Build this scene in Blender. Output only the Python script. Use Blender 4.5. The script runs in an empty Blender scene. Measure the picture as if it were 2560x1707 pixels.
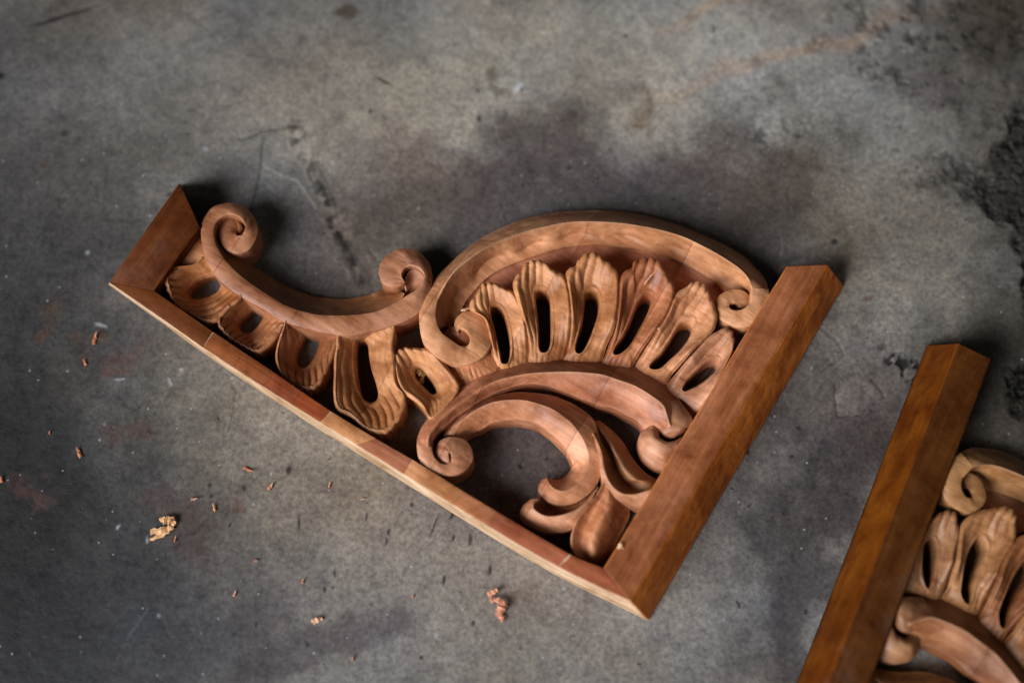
import bpy, bmesh, math, random
import numpy as np
from mathutils import Vector

random.seed(7)
rng = np.random.default_rng(11)
S = bpy.context.scene
COL = S.collection

# ------------------------------------------------------------------ camera
TILT = math.radians(16.0)
D = 0.95
FPX = 3555.0                       # focal length in pixels of the 2560 px wide photograph
LOOK = Vector((0, math.sin(TILT), -math.cos(TILT)))
UP = Vector((0, math.cos(TILT), math.sin(TILT)))
CAM = -D * LOOK
cd = bpy.data.cameras.new('camera')
cam = bpy.data.objects.new('camera', cd)
COL.objects.link(cam)
cam.location = CAM
cam.rotation_euler = (TILT, 0, 0)
cd.sensor_width = 36.0
cd.lens = 36.0 * FPX / 2560.0
cd.clip_start = 0.01
cd.clip_end = 50
S.camera = cam


def un(x, y, z=0.0):
    """point at height z (mm) seen at photo pixel x, y"""
    d = Vector(((x - 1280.0) / FPX, 0, 0)) + UP * ((853.5 - y) / FPX) + LOOK
    t = (z * 0.001 - CAM.z) / d.z
    return CAM + d * t


cd.dof.use_dof = True
cd.dof.focus_distance = (un(1080, 840, 24) - CAM).dot(LOOK)
cd.dof.aperture_fstop = 1.4

# ------------------------------------------------------------------ world and lamps
w = bpy.data.worlds.new("World")
S.world = w
w.use_nodes = True
bg = w.node_tree.nodes['Background']
bg.inputs[0].default_value = (1.0, 0.92, 0.84, 1)
bg.inputs[1].default_value = 0.022


def area(name, loc, target, sx, sy, power, colr, spread=180):
    l = bpy.data.lights.new(name, 'AREA')
    l.shape = 'RECTANGLE'
    l.size = sx
    l.size_y = sy
    l.energy = power
    l.color = colr
    l.spread = math.radians(spread)
    o = bpy.data.objects.new(name, l)
    COL.objects.link(o)
    o.location = loc
    o.rotation_euler = (Vector(target) - Vector(loc)).to_track_quat('-Z', 'Y').to_euler()
    return o


area('window_light', (-1.42, -1.16, 1.42), (0.10, -0.02, 0), 1.4, 1.4, 14.6, (0.97, 0.985, 1.02), 51)
area('fill_light', (2.3, -1.7, 2.1), (0.1, 0.0, 0), 1.6, 1.6, 9, (1.0, 0.91, 0.80))  # soft fill added from the right to brighten the sloping post faces

S.view_settings.view_transform = 'Standard'
S.view_settings.look = 'None'
S.view_settings.gamma = 1
S.view_settings.exposure = 0
S.view_settings.use_curve_mapping = False

# ------------------------------------------------------------------ noise in numpy


def _hash(ix, iy, seed):
    n = (ix.astype(np.int64) * 374761393 + iy.astype(np.int64) * 668265263 + seed * 974634777) & 0x7fffffff
    n = ((n ^ (n >> 13)) * 1274126177) & 0x7fffffff
    n = n ^ (n >> 16)
    return (n & 0xffff) / 65535.0


def vnoise(x, y, seed=0):
    ix = np.floor(x).astype(np.int64)
    iy = np.floor(y).astype(np.int64)
    fx = x - ix
    fy = y - iy
    fx = fx * fx * fx * (fx * (fx * 6 - 15) + 10)
    fy = fy * fy * fy * (fy * (fy * 6 - 15) + 10)
    a = _hash(ix, iy, seed)
    b = _hash(ix + 1, iy, seed)
    c = _hash(ix, iy + 1, seed)
    d = _hash(ix + 1, iy + 1, seed)
    return (a * (1 - fx) + b * fx) * (1 - fy) + (c * (1 - fx) + d * fx) * fy


def fbm(x, y, scale, octs=5, seed=0, gain=0.5):
    v = 0
    a = 1.0
    t = 0
    s = scale
    for i in range(octs):
        ca, sa = math.cos(i * 1.3), math.sin(i * 1.3)
        v = v + a * vnoise((x * ca - y * sa) * s + 37.1 * i, (x * sa + y * ca) * s + 11.7 * i, seed + i)
        t += a
        a *= gain
        s *= 2.03
    return v / t


# ------------------------------------------------------------------ materials
def mat(name):
    m = bpy.data.materials.new(name)
    m.use_nodes = True
    nt = m.node_tree
    return m, nt, nt.nodes['Principled BSDF']


def nd(nt, typ, **kw):
    n = nt.nodes.new(typ)
    for k, v in kw.items():
        if k.startswith('i_'):
            n.inputs[k[2:].replace('_', ' ')].default_value = v
        else:
            setattr(n, k, v)
    return n


def mixc(nt, blend, fac, a, b):
    n = nt.nodes.new('ShaderNodeMix')
    n.data_type = 'RGBA'
    n.blend_type = blend
    for idx, v in ((0, fac), (6, a), (7, b)):
        if isinstance(v, bpy.types.NodeSocket):
            nt.links.new(v, n.inputs[idx])
        elif idx == 0:
            n.inputs[0].default_value = v
        else:
            n.inputs[idx].default_value = (*v, 1) if len(v) == 3 else v
    return n.outputs[2]


def ramp(nt, src, stops):
    n = nt.nodes.new('ShaderNodeValToRGB')
    e = n.color_ramp.elements
    while len(e) < len(stops):
        e.new(0.5)
    for k, (p, c) in enumerate(stops):
        e[k].position = p
        e[k].color = (c, c, c, 1) if not isinstance(c, tuple) else (*c, 1)
    nt.links.new(src, n.inputs[0])
    return n.outputs[0]


def wood_material(name, rough, grain_angle, mott=1.0, wear=True, tint=None):
    m, nt, bs = mat(name)
    L = nt.links.new
    tc = nd(nt, 'ShaderNodeTexCoord')
    oi = nd(nt, 'ShaderNodeObjectInfo')
    mp = nd(nt, 'ShaderNodeMapping')
    mp.inputs['Rotation'].default_value = (0, 0, grain_angle)
    L(tc.outputs['Object'], mp.inputs[0])
    mp2 = nd(nt, 'ShaderNodeMapping')
    mp2.inputs['Scale'].default_value = (14, 260, 120)
    L(mp.outputs[0], mp2.inputs[0])
    grain = nd(nt, 'ShaderNodeTexNoise', i_Scale=1.0, i_Detail=6.0, i_Roughness=0.65, i_Distortion=0.6)
    L(mp2.outputs[0], grain.inputs['Vector'])
    mp3 = nd(nt, 'ShaderNodeMapping')
    mp3.inputs['Scale'].default_value = (5, 34, 20)
    L(mp.outputs[0], mp3.inputs[0])
    band = nd(nt, 'ShaderNodeTexNoise', i_Scale=1.0, i_Detail=3.0, i_Roughness=0.5, i_Distortion=1.2)
    L(mp3.outputs[0], band.inputs['Vector'])
    blot = nd(nt, 'ShaderNodeTexNoise', i_Scale=42.0, i_Detail=5.0, i_Roughness=0.6, i_Distortion=0.5)
    L(tc.outputs['Object'], blot.inputs['Vector'])
    c = mixc(nt, 'MULTIPLY', 1.0, oi.outputs['Color'], ramp(nt, grain.outputs[0], [(0.28, (0.64, 0.55, 0.46)), (0.66, (1.14, 1.13, 1.12))]))
    c = mixc(nt, 'MULTIPLY', 0.9, c, ramp(nt, band.outputs[0], [(0.3, (0.68, 0.58, 0.50)), (0.65, (1.14, 1.13, 1.14))]))
    c = mixc(nt, 'MULTIPLY', mott, c, ramp(nt, blot.outputs[0], [(0.30, (0.60, 0.45, 0.34)), (0.5, (0.98, 0.94, 0.90)), (0.68, (1.25, 1.27, 1.34))]))
    if wear:
        # the blank is glued up from narrow boards: each a little different, with hairline joints
        sx = nd(nt, 'ShaderNodeSeparateXYZ')
        L(mp.outputs[0], sx.inputs[0])
        va = nd(nt, 'ShaderNodeTexVoronoi', voronoi_dimensions='1D', i_Scale=17.0, i_Randomness=0.8)
        L(sx.outputs[0], va.inputs['W'])
        sv = nd(nt, 'ShaderNodeSeparateColor')
        L(va.outputs['Color'], sv.inputs[0])
        c = mixc(nt, 'MULTIPLY', 1.0, c, ramp(nt, sv.outputs[0], [(0.1, (0.84, 0.78, 0.70)), (0.5, (1.0, 0.97, 0.93)), (0.9, (1.10, 1.14, 1.14))]))
        ve = nd(nt, 'ShaderNodeTexVoronoi', voronoi_dimensions='1D', feature='DISTANCE_TO_EDGE', i_Scale=17.0, i_Randomness=0.8)
        L(sx.outputs[0], ve.inputs['W'])
        c = mixc(nt, 'MULTIPLY', 1.0, c, ramp(nt, ve.outputs['Distance'], [(0.003, (0.66, 0.58, 0.5)), (0.010, (1, 1, 1))]))
    if tint:
        c = mixc(nt, 'MULTIPLY', 1.0, c, tint)
    # bluish grey handling marks
    sm = nd(nt, 'ShaderNodeTexNoise', i_Scale=17.0, i_Detail=4.0, i_Roughness=0.55)
    L(tc.outputs['Object'], sm.inputs['Vector'])
    c = mixc(nt, 'MIX', ramp(nt, sm.outputs[0], [(0.60, 0.0), (0.80, 0.24)]), c, (0.20, 0.13, 0.115))
    # small dark pores
    mp4 = nd(nt, 'ShaderNodeMapping')
    mp4.inputs['Scale'].default_value = (90, 620, 300)
    L(mp.outputs[0], mp4.inputs[0])
    pore = nd(nt, 'ShaderNodeTexNoise', i_Scale=1.0, i_Detail=2.0, i_Roughness=0.5)
    L(mp4.outputs[0], pore.inputs['Vector'])
    c = mixc(nt, 'MULTIPLY', 1.0, c, ramp(nt, pore.outputs[0], [(0.28, (0.84, 0.78, 0.74)), (0.40, (1, 1, 1))]))
    if wear:
        geo = nd(nt, 'ShaderNodeNewGeometry')
        wn = nd(nt, 'ShaderNodeMath', operation='MULTIPLY')
        L(ramp(nt, geo.outputs['Pointiness'], [(0.53, 0.0), (0.60, 1.0)]), wn.inputs[0])
        L(ramp(nt, sm.outputs[0], [(0.35, 0.25), (0.6, 0.8)]), wn.inputs[1])
        c = mixc(nt, 'MIX', wn.outputs[0], c, (0.60, 0.36, 0.215))
    L(c, bs.inputs['Base Color'])
    bs.inputs['Roughness'].default_value = rough
    L(ramp(nt, blot.outputs[0], [(0.3, rough - 0.06), (0.7, min(1, rough + 0.1))]), bs.inputs['Roughness'])
    bs.inputs['Specular IOR Level'].default_value = 0.35 if wear else 0.12
    tool = nd(nt, 'ShaderNodeTexNoise', i_Scale=95.0, i_Detail=3.0, i_Roughness=0.5)
    L(tc.outputs['Object'], tool.inputs['Vector'])
    b1 = nd(nt, 'ShaderNodeBump', i_Strength=0.75, i_Distance=0.0013)
    L(tool.outputs[0], b1.inputs['Height'])
    b2 = nd(nt, 'ShaderNodeBump', i_Strength=0.2, i_Distance=0.0003)
    L(grain.outputs[0], b2.inputs['Height'])
    L(b1.outputs[0], b2.inputs['Normal'])
    L(b2.outputs[0], bs.inputs['Normal'])
    return m


GR = math.radians(31.5)
M_CARVE = wood_material('carved_wood', 0.50, GR)
M_FRAME = wood_material('frame_wood', 0.55, GR, 1.0, False)
M_POST = wood_material('post_wood', 0.52, GR - math.pi / 2, 1.0, False)
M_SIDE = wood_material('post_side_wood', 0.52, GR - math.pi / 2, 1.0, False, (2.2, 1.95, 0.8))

PINK = (0.41, 0.203, 0.118)
TAN = (0.47, 0.236, 0.108)
ORNG = (0.36, 0.135, 0.045)
DEEP = (0.31, 0.110, 0.040)

# ------------------------------------------------------------------ helpers
CROPS = {1: (260, 440, 3.92), 2: (660, 560, 3.92), 3: (540, 740, 3.92), 4: (1000, 500, 3.92), 5: (1400, 500, 3.267),
         6: (1500, 700, 3.015), 7: (960, 840, 3.92), 8: (1240, 1000, 3.733), 9: (1200, 1200, 3.92), 0: (0, 0, 1)}


def F(c, x, y):
    a, b, s = CROPS[c]
    return (a + x / s, b + y / s)


def P(c, *pts):
    return [F(c, *p) for p in pts]


BASE = un(1000, 1000, 0)           # the bracket's origin, on the floor


def loc(p, z):
    v = un(p[0], p[1], z) - BASE
    return np.array([v.x, v.y, v.z])


def cat(pts, sub, closed=False):
    """Catmull-Rom through rows of pts"""
    pts = np.asarray(pts, float)
    n = len(pts)
    out = []
    rng_ = range(n) if closed else range(n - 1)
    for i in rng_:
        p0 = pts[(i - 1) % n] if (closed or i > 0) else 2 * pts[0] - pts[1]
        p1 = pts[i]
        p2 = pts[(i + 1) % n]
        p3 = pts[(i + 2) % n] if (closed or i + 2 < n) else 2 * pts[-1] - pts[-2]
        for k in range(sub):
            t = k / sub
            out.append(0.5 * ((2 * p1) + (-p0 + p2) * t + (2 * p0 - 5 * p1 + 4 * p2 - p3) * t * t + (-p0 + 3 * p1 - 3 * p2 + p3) * t ** 3))
    if not closed:
        out.append(pts[-1])
    return np.array(out)


def link_mesh(name, verts, faces, material, parent=None, color=PINK, smooth=True, sharp=34):
    me = bpy.data.meshes.new(name)
    me.from_pydata([tuple(v) for v in verts], [], faces)
    bm = bmesh.new()
    bm.from_mesh(me)
    bmesh.ops.remove_doubles(bm, verts=bm.verts, dist=1e-5)
    bmesh.ops.recalc_face_normals(bm, faces=bm.faces)
    bm.to_mesh(me)
    bm.free()
    if smooth:
        me.shade_smooth()
        me.set_sharp_from_angle(angle=math.radians(sharp))
    o = bpy.data.objects.new(name, me)
    COL.objects.link(o)
    me.materials.append(material)
    o.color = (*color, 1)
    if parent:
        o.parent = parent
    return o


def grid_faces(rows, cols, closed_rows=False, off=0):
    f = []
    rr = rows if closed_rows else rows - 1
    for i in range(rr):
        for j in range(cols - 1):
            a = off + i * cols + j
            b = off + ((i + 1) % rows) * cols + j
            f.append((a, a + 1, b + 1, b))
    return f


ZB = 0.0003


def ribbon(name, stations, bulge, parent, color=PINK, sub=7, cross=5, material=None, round_=0.7, walls=(True, True), low=(ZB, ZB), wob=0.00022, caps=True, soft=False):
    """stations: rows of ((px,py),zmm) points across; bulge: mm per strip"""
    m = len(stations[0])
    rails = []
    for j in range(m):
        rails.append(cat([loc(s[j][0], s[j][1]) for s in stations], sub))
    n = len(rails[0])
    rows = []
    for i in range(n):
        row = []
        if soft:
            row = [p for p in cat([rails[j][i] for j in range(m)], cross)][:-1]
        for j in range(0 if soft else m - 1):
            a, b = rails[j][i], rails[j + 1][i]
            for k in range(cross):
                t = k / cross
                p = a + (b - a) * t
                p = p.copy()
                p[2] += bulge[j] * 0.001 * 4 * t * (1 - t)
                row.append(p)
        row.append(rails[-1][i].copy())
        # slight hand-carved unevenness
        for q, p in enumerate(row):
            p[2] += wob * math.sin(i * 0.55 + q * 1.1 + len(name)) * (0.6 + 0.4 * math.sin(i * 0.17))
        r = round_ * 0.001

        def edge(e, inner, lowz):
            d = e - inner
            d[2] = 0
            L = np.linalg.norm(d) or 1
            d = d / L
            out = []
            for dx, dz in ((0.45, 0.2), (0.8, 0.6), (0.95, 1.2)):
                q = e + d * r * dx
                q[2] = max(e[2] - r * dz, lowz)
                out.append(q)
            for fr in (0.5, 1.0):
                q = e + d * r * 1.0
                q[2] = max(out[-1][2] * (1 - fr) + lowz * fr, lowz) if fr < 1 else lowz
                out.append(q)
            return out
        if walls[0]:
            row = edge(row[0].copy(), row[1], low[0])[::-1] + row
        if walls[1]:
            row = row + edge(row[-1].copy(), row[-2], low[1])
        rows.append(row)
    cols = len(rows[0])
    verts = [p for r_ in rows for p in r_]
    faces = grid_faces(len(rows), cols)
    if caps:
        for i in (0, len(rows) - 1):
            faces.append(tuple(i * cols + j for j in range(cols)))
    return link_mesh(name, verts, faces, material or M_CARVE, parent, color, sharp=55 if soft else 34)


def resample(pts, n):
    pts = np.asarray(pts)
    q = np.vstack([pts, pts[:1]])
    d = np.r_[0, np.cumsum(np.linalg.norm(np.diff(q[:, :2], axis=0), axis=1))]
    t = np.linspace(0, d[-1], n, endpoint=False)
    return np.stack([np.interp(t, d, q[:, k]) for k in range(q.shape[1])], 1)


def leaf(parent, outline, slot, zrim, zslot, flutes=7, amp=0.9, color=PINK, fan=0.7, label=None, zbase=None, rimw=0.0, wide=0.0004):
    """a dished, fluted leaf round an oval slot. outline starts at one side of the base and ends at the other"""
    N, R = 220, 30
    O = cat([loc(p, zrim) for p in outline], 6, True)
    Sl = cat([loc(p, zslot) for p in slot], 6, True)
    bmid = (loc(outline[0], zrim) + loc(outline[-1], zrim)) / 2
    cen = Sl.mean(0)
    ax = cen[:2] - bmid[:2]
    ln = np.linalg.norm(ax)
    ax = ax / ln
    org = bmid[:2] - ax * ln * fan

    def orient(A):
        area_ = np.sum(A[:, 0] * np.roll(A[:, 1], -1) - A[:, 1] * np.roll(A[:, 0], -1))
        if area_ < 0:
            A = A[::-1]
        rel = A[:, :2] - cen[:2]
        # start at the base side
        k = np.argmin(rel @ ax - 0.0)
        dirs = rel / np.maximum(np.linalg.norm(rel, axis=1), 1e-6)[:, None]
        k = np.argmax(-(dirs @ ax))
        return np.roll(A, -k, 0)
    O = resample(orient(O), N)
    Sl = resample(orient(Sl), N)
    tipd = max((O[:, :2] - cen[:2]) @ ax)

    # lateral coordinate across the leaf, measured against its two sides
    px_ = np.array([-ax[1], ax[0]])
    oa_ = (O[:, :2] - cen[:2]) @ ax
    ob_ = (O[:, :2] - cen[:2]) @ px_
    bins = np.linspace(oa_.min(), oa_.max(), 26)
    lo_, hi_ = [], []
    for q_ in bins:
        wgt = np.abs(oa_ - q_) < (bins[1] - bins[0]) * 1.3
        lo_.append(ob_[wgt].min())
        hi_.append(ob_[wgt].max())
    lo_, hi_ = np.array(lo_), np.array(hi_)
    hw_ = (hi_ - lo_) / 2
    md_ = (hi_ + lo_) / 2
    kmax = int(np.argmax(hw_[8:]) + 8)
    hw_[kmax:] = np.maximum(hw_[kmax:], hw_[kmax] * 0.9)
    md_[kmax:] = md_[kmax] + (md_[kmax:] - md_[kmax]) * 0.6
    ker = np.ones(5) / 5
    hw_ = np.convolve(np.pad(hw_, 2, 'edge'), ker, 'valid')
    md_ = np.convolve(np.pad(md_, 2, 'edge'), ker, 'valid')

    def flute(xy):
        a_ = (xy - cen[:2]) @ ax
        b_ = (xy - cen[:2]) @ px_
        u = (b_ - np.interp(a_, bins, md_)) / np.interp(a_, bins, hw_)
        u = u + 0.03 * np.sin(a_ * 260 + ln * 900)
        f_ = np.abs(np.sin((u * 0.5 + 0.5) * flutes * math.pi)) ** 0.8
        if not rimw:
            w_ = 0.35 + 0.65 * np.clip((u + 0.25) / 0.45, 0, 1)
            f_ = 0.6 + (f_ - 0.6) * w_
        return f_
    dd = (O[:, :2] - Sl[:, :2])
    Sl[:, :2] += dd / np.maximum(np.linalg.norm(dd, axis=1), 1e-6)[:, None] * (0.0004 if rimw else wide * 0.4)
    rings = []
    for r in range(R + 1):
        s = r / R
        A = Sl + (O - Sl) * s
        x = A[:, :2]
        fl = flute(x)
        g = np.clip((s - 0.10) / 0.2, 0, 1)
        tipw = np.clip(((x - cen[:2]) @ ax) / tipd, 0, 1)
        z = zslot + (zrim - zslot) * (1 - (1 - s) ** (1.35 if rimw else 1.2))
        bw = np.clip(-((x - cen[:2]) @ ax) / ln, 0, 1)
        z = z + 1.15 * amp * (fl - 0.6) * g * (0.75 + 0.35 * tipw) * (1 - 0.6 * bw * bw) 
        z = z + 1.2 * np.exp(-((s - 0.05) / 0.07) ** 2)
        if rimw > 0:
            z = np.where((s > 1 - rimw) & (bw < 0.6), zrim + 0.5, z - 0.6)
        # tip droops outwards
        z = z - 2.2 * np.clip((s - 0.8) / 0.2, 0, 1) ** 2 * (1 if rimw == 0 else 0.3) * (1 - bw)
        if zbase is not None:
            z = z + (zbase - zrim) * bw * s
        B = A.copy()
        d = O[:, :2] - cen[:2]
        d = d / np.linalg.norm(d, axis=1)[:, None]
        B[:, :2] += d * ((fl - 0.45) * 0.0011 * (s ** 4) * tipw * 0.8)[:, None]
        B[:, 2] = z * 0.001
        rings.append(B)
    # slot wall (inside), outer wall
    e = rings[0]
    inn = []
    din = (Sl[:, :2] - O[:, :2])
    din = din / np.maximum(np.linalg.norm(din, axis=1), 1e-6)[:, None]
    for dx, dz in ((0.9, 2.2), (0.75, 1.2), (0.35, 0.35)):
        q = e.copy()
        q[:, :2] += din * dx * 0.001
        q[:, 2] -= dz * 0.001
        inn.append(q)
    q = inn[0].copy()
    q[:, 2] = ZB
    mid = inn[0].copy()
    mid[:, 2] = inn[0][:, 2] * 0.5
    inn = [q, mid] + inn
    out = []
    e = rings[-1]
    for dx, dz in ((0.5, 0.3), (0.9, 1.0), (1.0, 2.2), (0.6, 8)):
        q = e.copy()
        q[:, :2] -= din * dx * 0.001
        q[:, 2] = np.maximum(q[:, 2] - dz * 0.001, ZB)
        out.append(q)
    q = out[-1].copy()
    q[:, 2] = ZB
    out.append(q)
    allr = inn + rings + out
    verts = np.vstack(allr)
    faces = []
    for r in range(len(allr) - 1):
        for i in range(N):
            j = (i + 1) % N
            faces.append((r * N + i, r * N + j, (r + 1) * N + j, (r + 1) * N + i))
    o = link_mesh('leaf', verts, faces, M_CARVE, parent, color, sharp=60)
    if label:
        o['label'] = label
    return o


def dome(name, parent, outline, zedge, ztop, color=PINK, center=None, power=2.0, flutes=None, material=None):
    """closed outline swelling from zedge to ztop in the middle, with walls to the floor"""
    O = resample(cat([loc(p, zedge) for p in outline], 6, True), 90)
    c = loc(center, ztop) if center else np.array([O[:, 0].mean(), O[:, 1].mean(), ztop * 0.001])
    R = 10
    rings = []
    for r in range(R + 1):
        s = (r + 0.02) / (R + 0.02)
        A = c + (O - c) * s
        A[:, 2] = (ztop + (zedge - ztop) * s ** power) * 0.001
        if flutes:
            ang = (A[:, 0] * flutes[0] + A[:, 1] * flutes[1])
            A[:, 2] += 0.0007 * np.abs(np.sin(ang))
        rings.append(A)
    e = rings[-1]
    d = (O - c)[:, :2]
    d = d / np.linalg.norm(d, axis=1)[:, None]
    for dx, dz in ((0.4, 0.3), (0.8, 1.2)):
        q = e.copy()
        q[:, :2] += d * dx * 0.001
        q[:, 2] -= dz * 0.001
        rings.append(q)
    q = rings[-1].copy()
    q[:, 2] = ZB
    rings.append(q)
    N = 90
    verts = np.vstack(rings)
    faces = [tuple(range(N))]
    for r in range(len(rings) - 1):
        for i in range(N):
            j = (i + 1) % N
            faces.append((r * N + i, r * N + j, (r + 1) * N + j, (r + 1) * N + i))
    return link_mesh(name, verts, faces, material or M_CARVE, parent, color)


def prism(name, parent, top, bottom, material, color, bevel=0.0006):
    """top, bottom: equal lists of local xyz; a solid with bevelled edges"""
    bm = bmesh.new()
    t = [bm.verts.new(p) for p in top]
    b = [bm.verts.new(p) for p in bottom]
    n = len(t)
    bm.faces.new(t)
    bm.faces.new(b[::-1])
    for i in range(n):
        j = (i + 1) % n
        bm.faces.new((t[i], b[i], b[j], t[j]))
    bmesh.ops.recalc_face_normals(bm, faces=bm.faces)
    if bevel:
        bmesh.ops.bevel(bm, geom=list(bm.edges), offset=bevel, segments=2, profile=0.5, affect='EDGES')
    me = bpy.data.meshes.new(name)
    bm.to_mesh(me)
    bm.free()
    me.shade_smooth()
    me.set_sharp_from_angle(angle=math.radians(40))
    o = bpy.data.objects.new(name, me)
    COL.objects.link(o)
    me.materials.append(material)
    o.color = (*color, 1)
    o.parent = parent
    return o


# ------------------------------------------------------------------ the floor
def fl(px, py):
    v = un(px, py, 0)
    return v.x, v.y


def axis(lo, hi, step, far):
    core = list(np.arange(lo, hi, step))
    a, s = [], step
    x = lo
    while x > -far:
        s *= 1.18
        x -= s
        a.append(x)
    b, s, x = [], step, core[-1]
    while x < far:
        s *= 1.18
        x += s
        b.append(x)
    return np.array(a[::-1] + core + b)


FX = axis(-0.44, 0.44, 0.00095, 4.0)
FY = axis(-0.27, 0.34, 0.00095, 4.0)
X, Y = np.meshgrid(FX, FY)
nx, ny = len(FX), len(FY)
# work in photo-independent metres; warp for ragged stain edges
wx = (fbm(X, Y, 26, 5, 3) - 0.5)
wy = (fbm(X, Y, 26, 5, 9) - 0.5)


def blob(px, py, rx, ry, ang=0, soft=0.5, warp=1.0):
    """soft ellipse mask; sizes in photo pixels"""
    cx, cy = fl(px, py)
    k = 0.000272
    a = math.radians(ang)
    wsc = warp * 0.06
    U = (X + wx * wsc - cx)
    V = (Y + wy * wsc - cy)
    u = (U * math.cos(a) - V * math.sin(a)) / (rx * k)
    v = (U * math.sin(a) + V * math.cos(a)) / (ry * k)
    d = np.sqrt(u * u + v * v)
    return np.clip((1 + soft - d) / (2 * soft), 0, 1) ** 1.0 * 1.0


def sm(m):
    return m * m * (3 - 2 * m)


base = np.array([0.160, 0.149, 0.136])
Cc = np.ones((ny, nx, 3)) * base
n1 = fbm(X, Y, 5.5, 5, 21)
n2 = fbm(X + wx * 0.03, Y + wy * 0.03, 22, 5, 31, 0.6)
n3 = fbm(X + wy * 0.02 + 0.4 * Y, Y + wx * 0.02 - 0.3 * X, 90, 4, 41, 0.6)
Cc *= (0.60 + 0.8 * fbm(X + wx * 0.06, Y + wy * 0.06, 7, 5, 21, 0.55))[..., None]
Cc *= (0.72 + 0.56 * n2)[..., None]
Cc *= (0.80 + 0.4 * n3)[..., None]
# warm and blue drifts
dr = (fbm(X, Y, 11, 4, 51) - 0.5)
Cc *= np.stack([1 + 0.22 * dr, 1 + 0.04 * dr, 1 - 0.28 * dr], -1)


def tint(mask, colr, k):
    global Cc
    m = (sm(np.clip(mask, 0, 1)) * k)[..., None]
    Cc = Cc * (1 - m) + Cc * np.array(colr) * m


def lay(mask, colr, k):
    global Cc
    m = (sm(np.clip(mask, 0, 1)) * k)[..., None]
    Cc = Cc * (1 - m) + np.array(colr) * m


DARKP = (0.42, 0.36, 0.40)
# dull plum-coloured darker patches behind the arch
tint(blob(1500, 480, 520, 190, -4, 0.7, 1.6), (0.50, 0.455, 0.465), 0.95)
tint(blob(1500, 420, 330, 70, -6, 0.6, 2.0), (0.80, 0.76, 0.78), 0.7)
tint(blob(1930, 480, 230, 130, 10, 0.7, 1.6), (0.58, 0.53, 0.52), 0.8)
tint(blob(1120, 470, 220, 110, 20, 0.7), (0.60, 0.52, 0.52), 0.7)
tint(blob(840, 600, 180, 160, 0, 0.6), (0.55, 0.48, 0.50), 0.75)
tint(blob(1900, 640, 200, 120, 0, 0.6), (0.6, 0.55, 0.58), 0.5)  # cast shadow above the arch's right end, put into the floor colour
tint(blob(1990, 400, 90, 110, 10, 0.8), (0.55, 0.50, 0.46), 0.6)
tint(blob(2200, 1030, 260, 200, 0, 0.6), (0.52, 0.47, 0.50), 0.8)
tint(blob(2010, 1480, 150, 330, 20, 0.6, 1.6), (0.22, 0.20, 0.225), 0.85)
tint(blob(2150, 1180, 90, 160, 20, 0.8, 1.4), (0.5, 0.47, 0.5), 0.8)
tint(blob(1360, 1120, 300, 170, 0, 0.5), (0.45, 0.38, 0.39), 0.9)
tint(blob(1700, 1000, 280, 330, 20, 0.5), (0.5, 0.44, 0.45), 0.8)  # gap and floor under the fan, shade of the openings put into the colour
# pale areas; the sheen at the top centre is put into the colour
tint(blob(1500, 150, 620, 190, 6, 0.7), (1.45, 1.45, 1.38), 0.9)
tint(blob(1050, 230, 330, 180, 0, 0.8), (1.25, 1.22, 1.15), 0.8)
tint(blob(2060, 330, 260, 160, -30, 0.8), (1.3, 1.3, 1.22), 0.6)
tint(blob(2180, 620, 200, 240, 0, 0.8), (1.35, 1.35, 1.3), 0.7)
tint(blob(1000, 1420, 420, 260, 12, 0.8), (1.12, 1.04, 0.95), 0.9)
tint(blob(1750, 1620, 330, 240, 0, 0.8), (1.25, 1.22, 1.2), 0.7)
tint(blob(360, 1000, 240, 120, 0, 0.9), (1.2, 1.2, 1.15), 0.6)
tint(blob(560, 280, 300, 150, 0, 0.9), (1.12, 1.1, 1.06), 0.6)
# blue black dirt at the left, with light falloff there put into the colour
tint(blob(-20, 1330, 480, 600, 0, 0.8), (0.0, 0.0, 0.01), 0.93)
tint(blob(250, 1650, 480, 230, 0, 0.8), (0.36, 0.39, 0.47), 0.88)
tint(blob(0, 600, 380, 480, 0, 0.9), (0.32, 0.33, 0.37), 0.9)
tint(blob(80, 60, 360, 140, -12, 0.8), (0.50, 0.48, 0.47), 0.8)
tint(blob(300, 420, 240, 110, 20, 0.9), (0.7, 0.7, 0.76), 0.6)
tint(blob(540, 1330, 200, 200, 0, 0.8), (0.70, 0.70, 0.76), 0.7)
tint(blob(720, 120, 180, 60, 0, 0.8), (0.62, 0.60, 0.62), 0.6)
# broad dark mark at the bottom
tint(blob(800, 1610, 230, 50, -22, 0.25, 0.5), (0.50, 0.45, 0.50), 0.75)
tint(blob(640, 1560, 90, 60, -30, 0.4, 0.5), (0.6, 0.55, 0.6), 0.6)
# the dark right border: light falloff and the second bracket's shadow, painted in
tint(blob(2560, 480, 140, 900, 0, 0.7), (0.46, 0.44, 0.42), 0.95)
tint(blob(2480, 60, 260, 130, -20, 0.8), (0.45, 0.42, 0.38), 0.85)
tint(blob(2520, 950, 200, 200, 0, 0.6), (0.42, 0.40, 0.36), 0.8)
# light rounded patch, plum patch
tint(blob(2145, 1000, 52, 48, 0, 0.15, 0.3), (1.7, 1.72, 1.7), 0.8)
tint(blob(2335, 230, 80, 58, -15, 0.12, 0.4), (0.62, 0.58, 0.60), 0.7)
# faint orange rub along the top right
tint(blob(2030, 120, 330, 22, -17, 0.9, 0.5), (1.25, 0.98, 0.78), 0.8)
tint(blob(1760, 30, 130, 18, -12, 0.9, 0.5), (1.25, 1.0, 0.8), 0.7)
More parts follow.
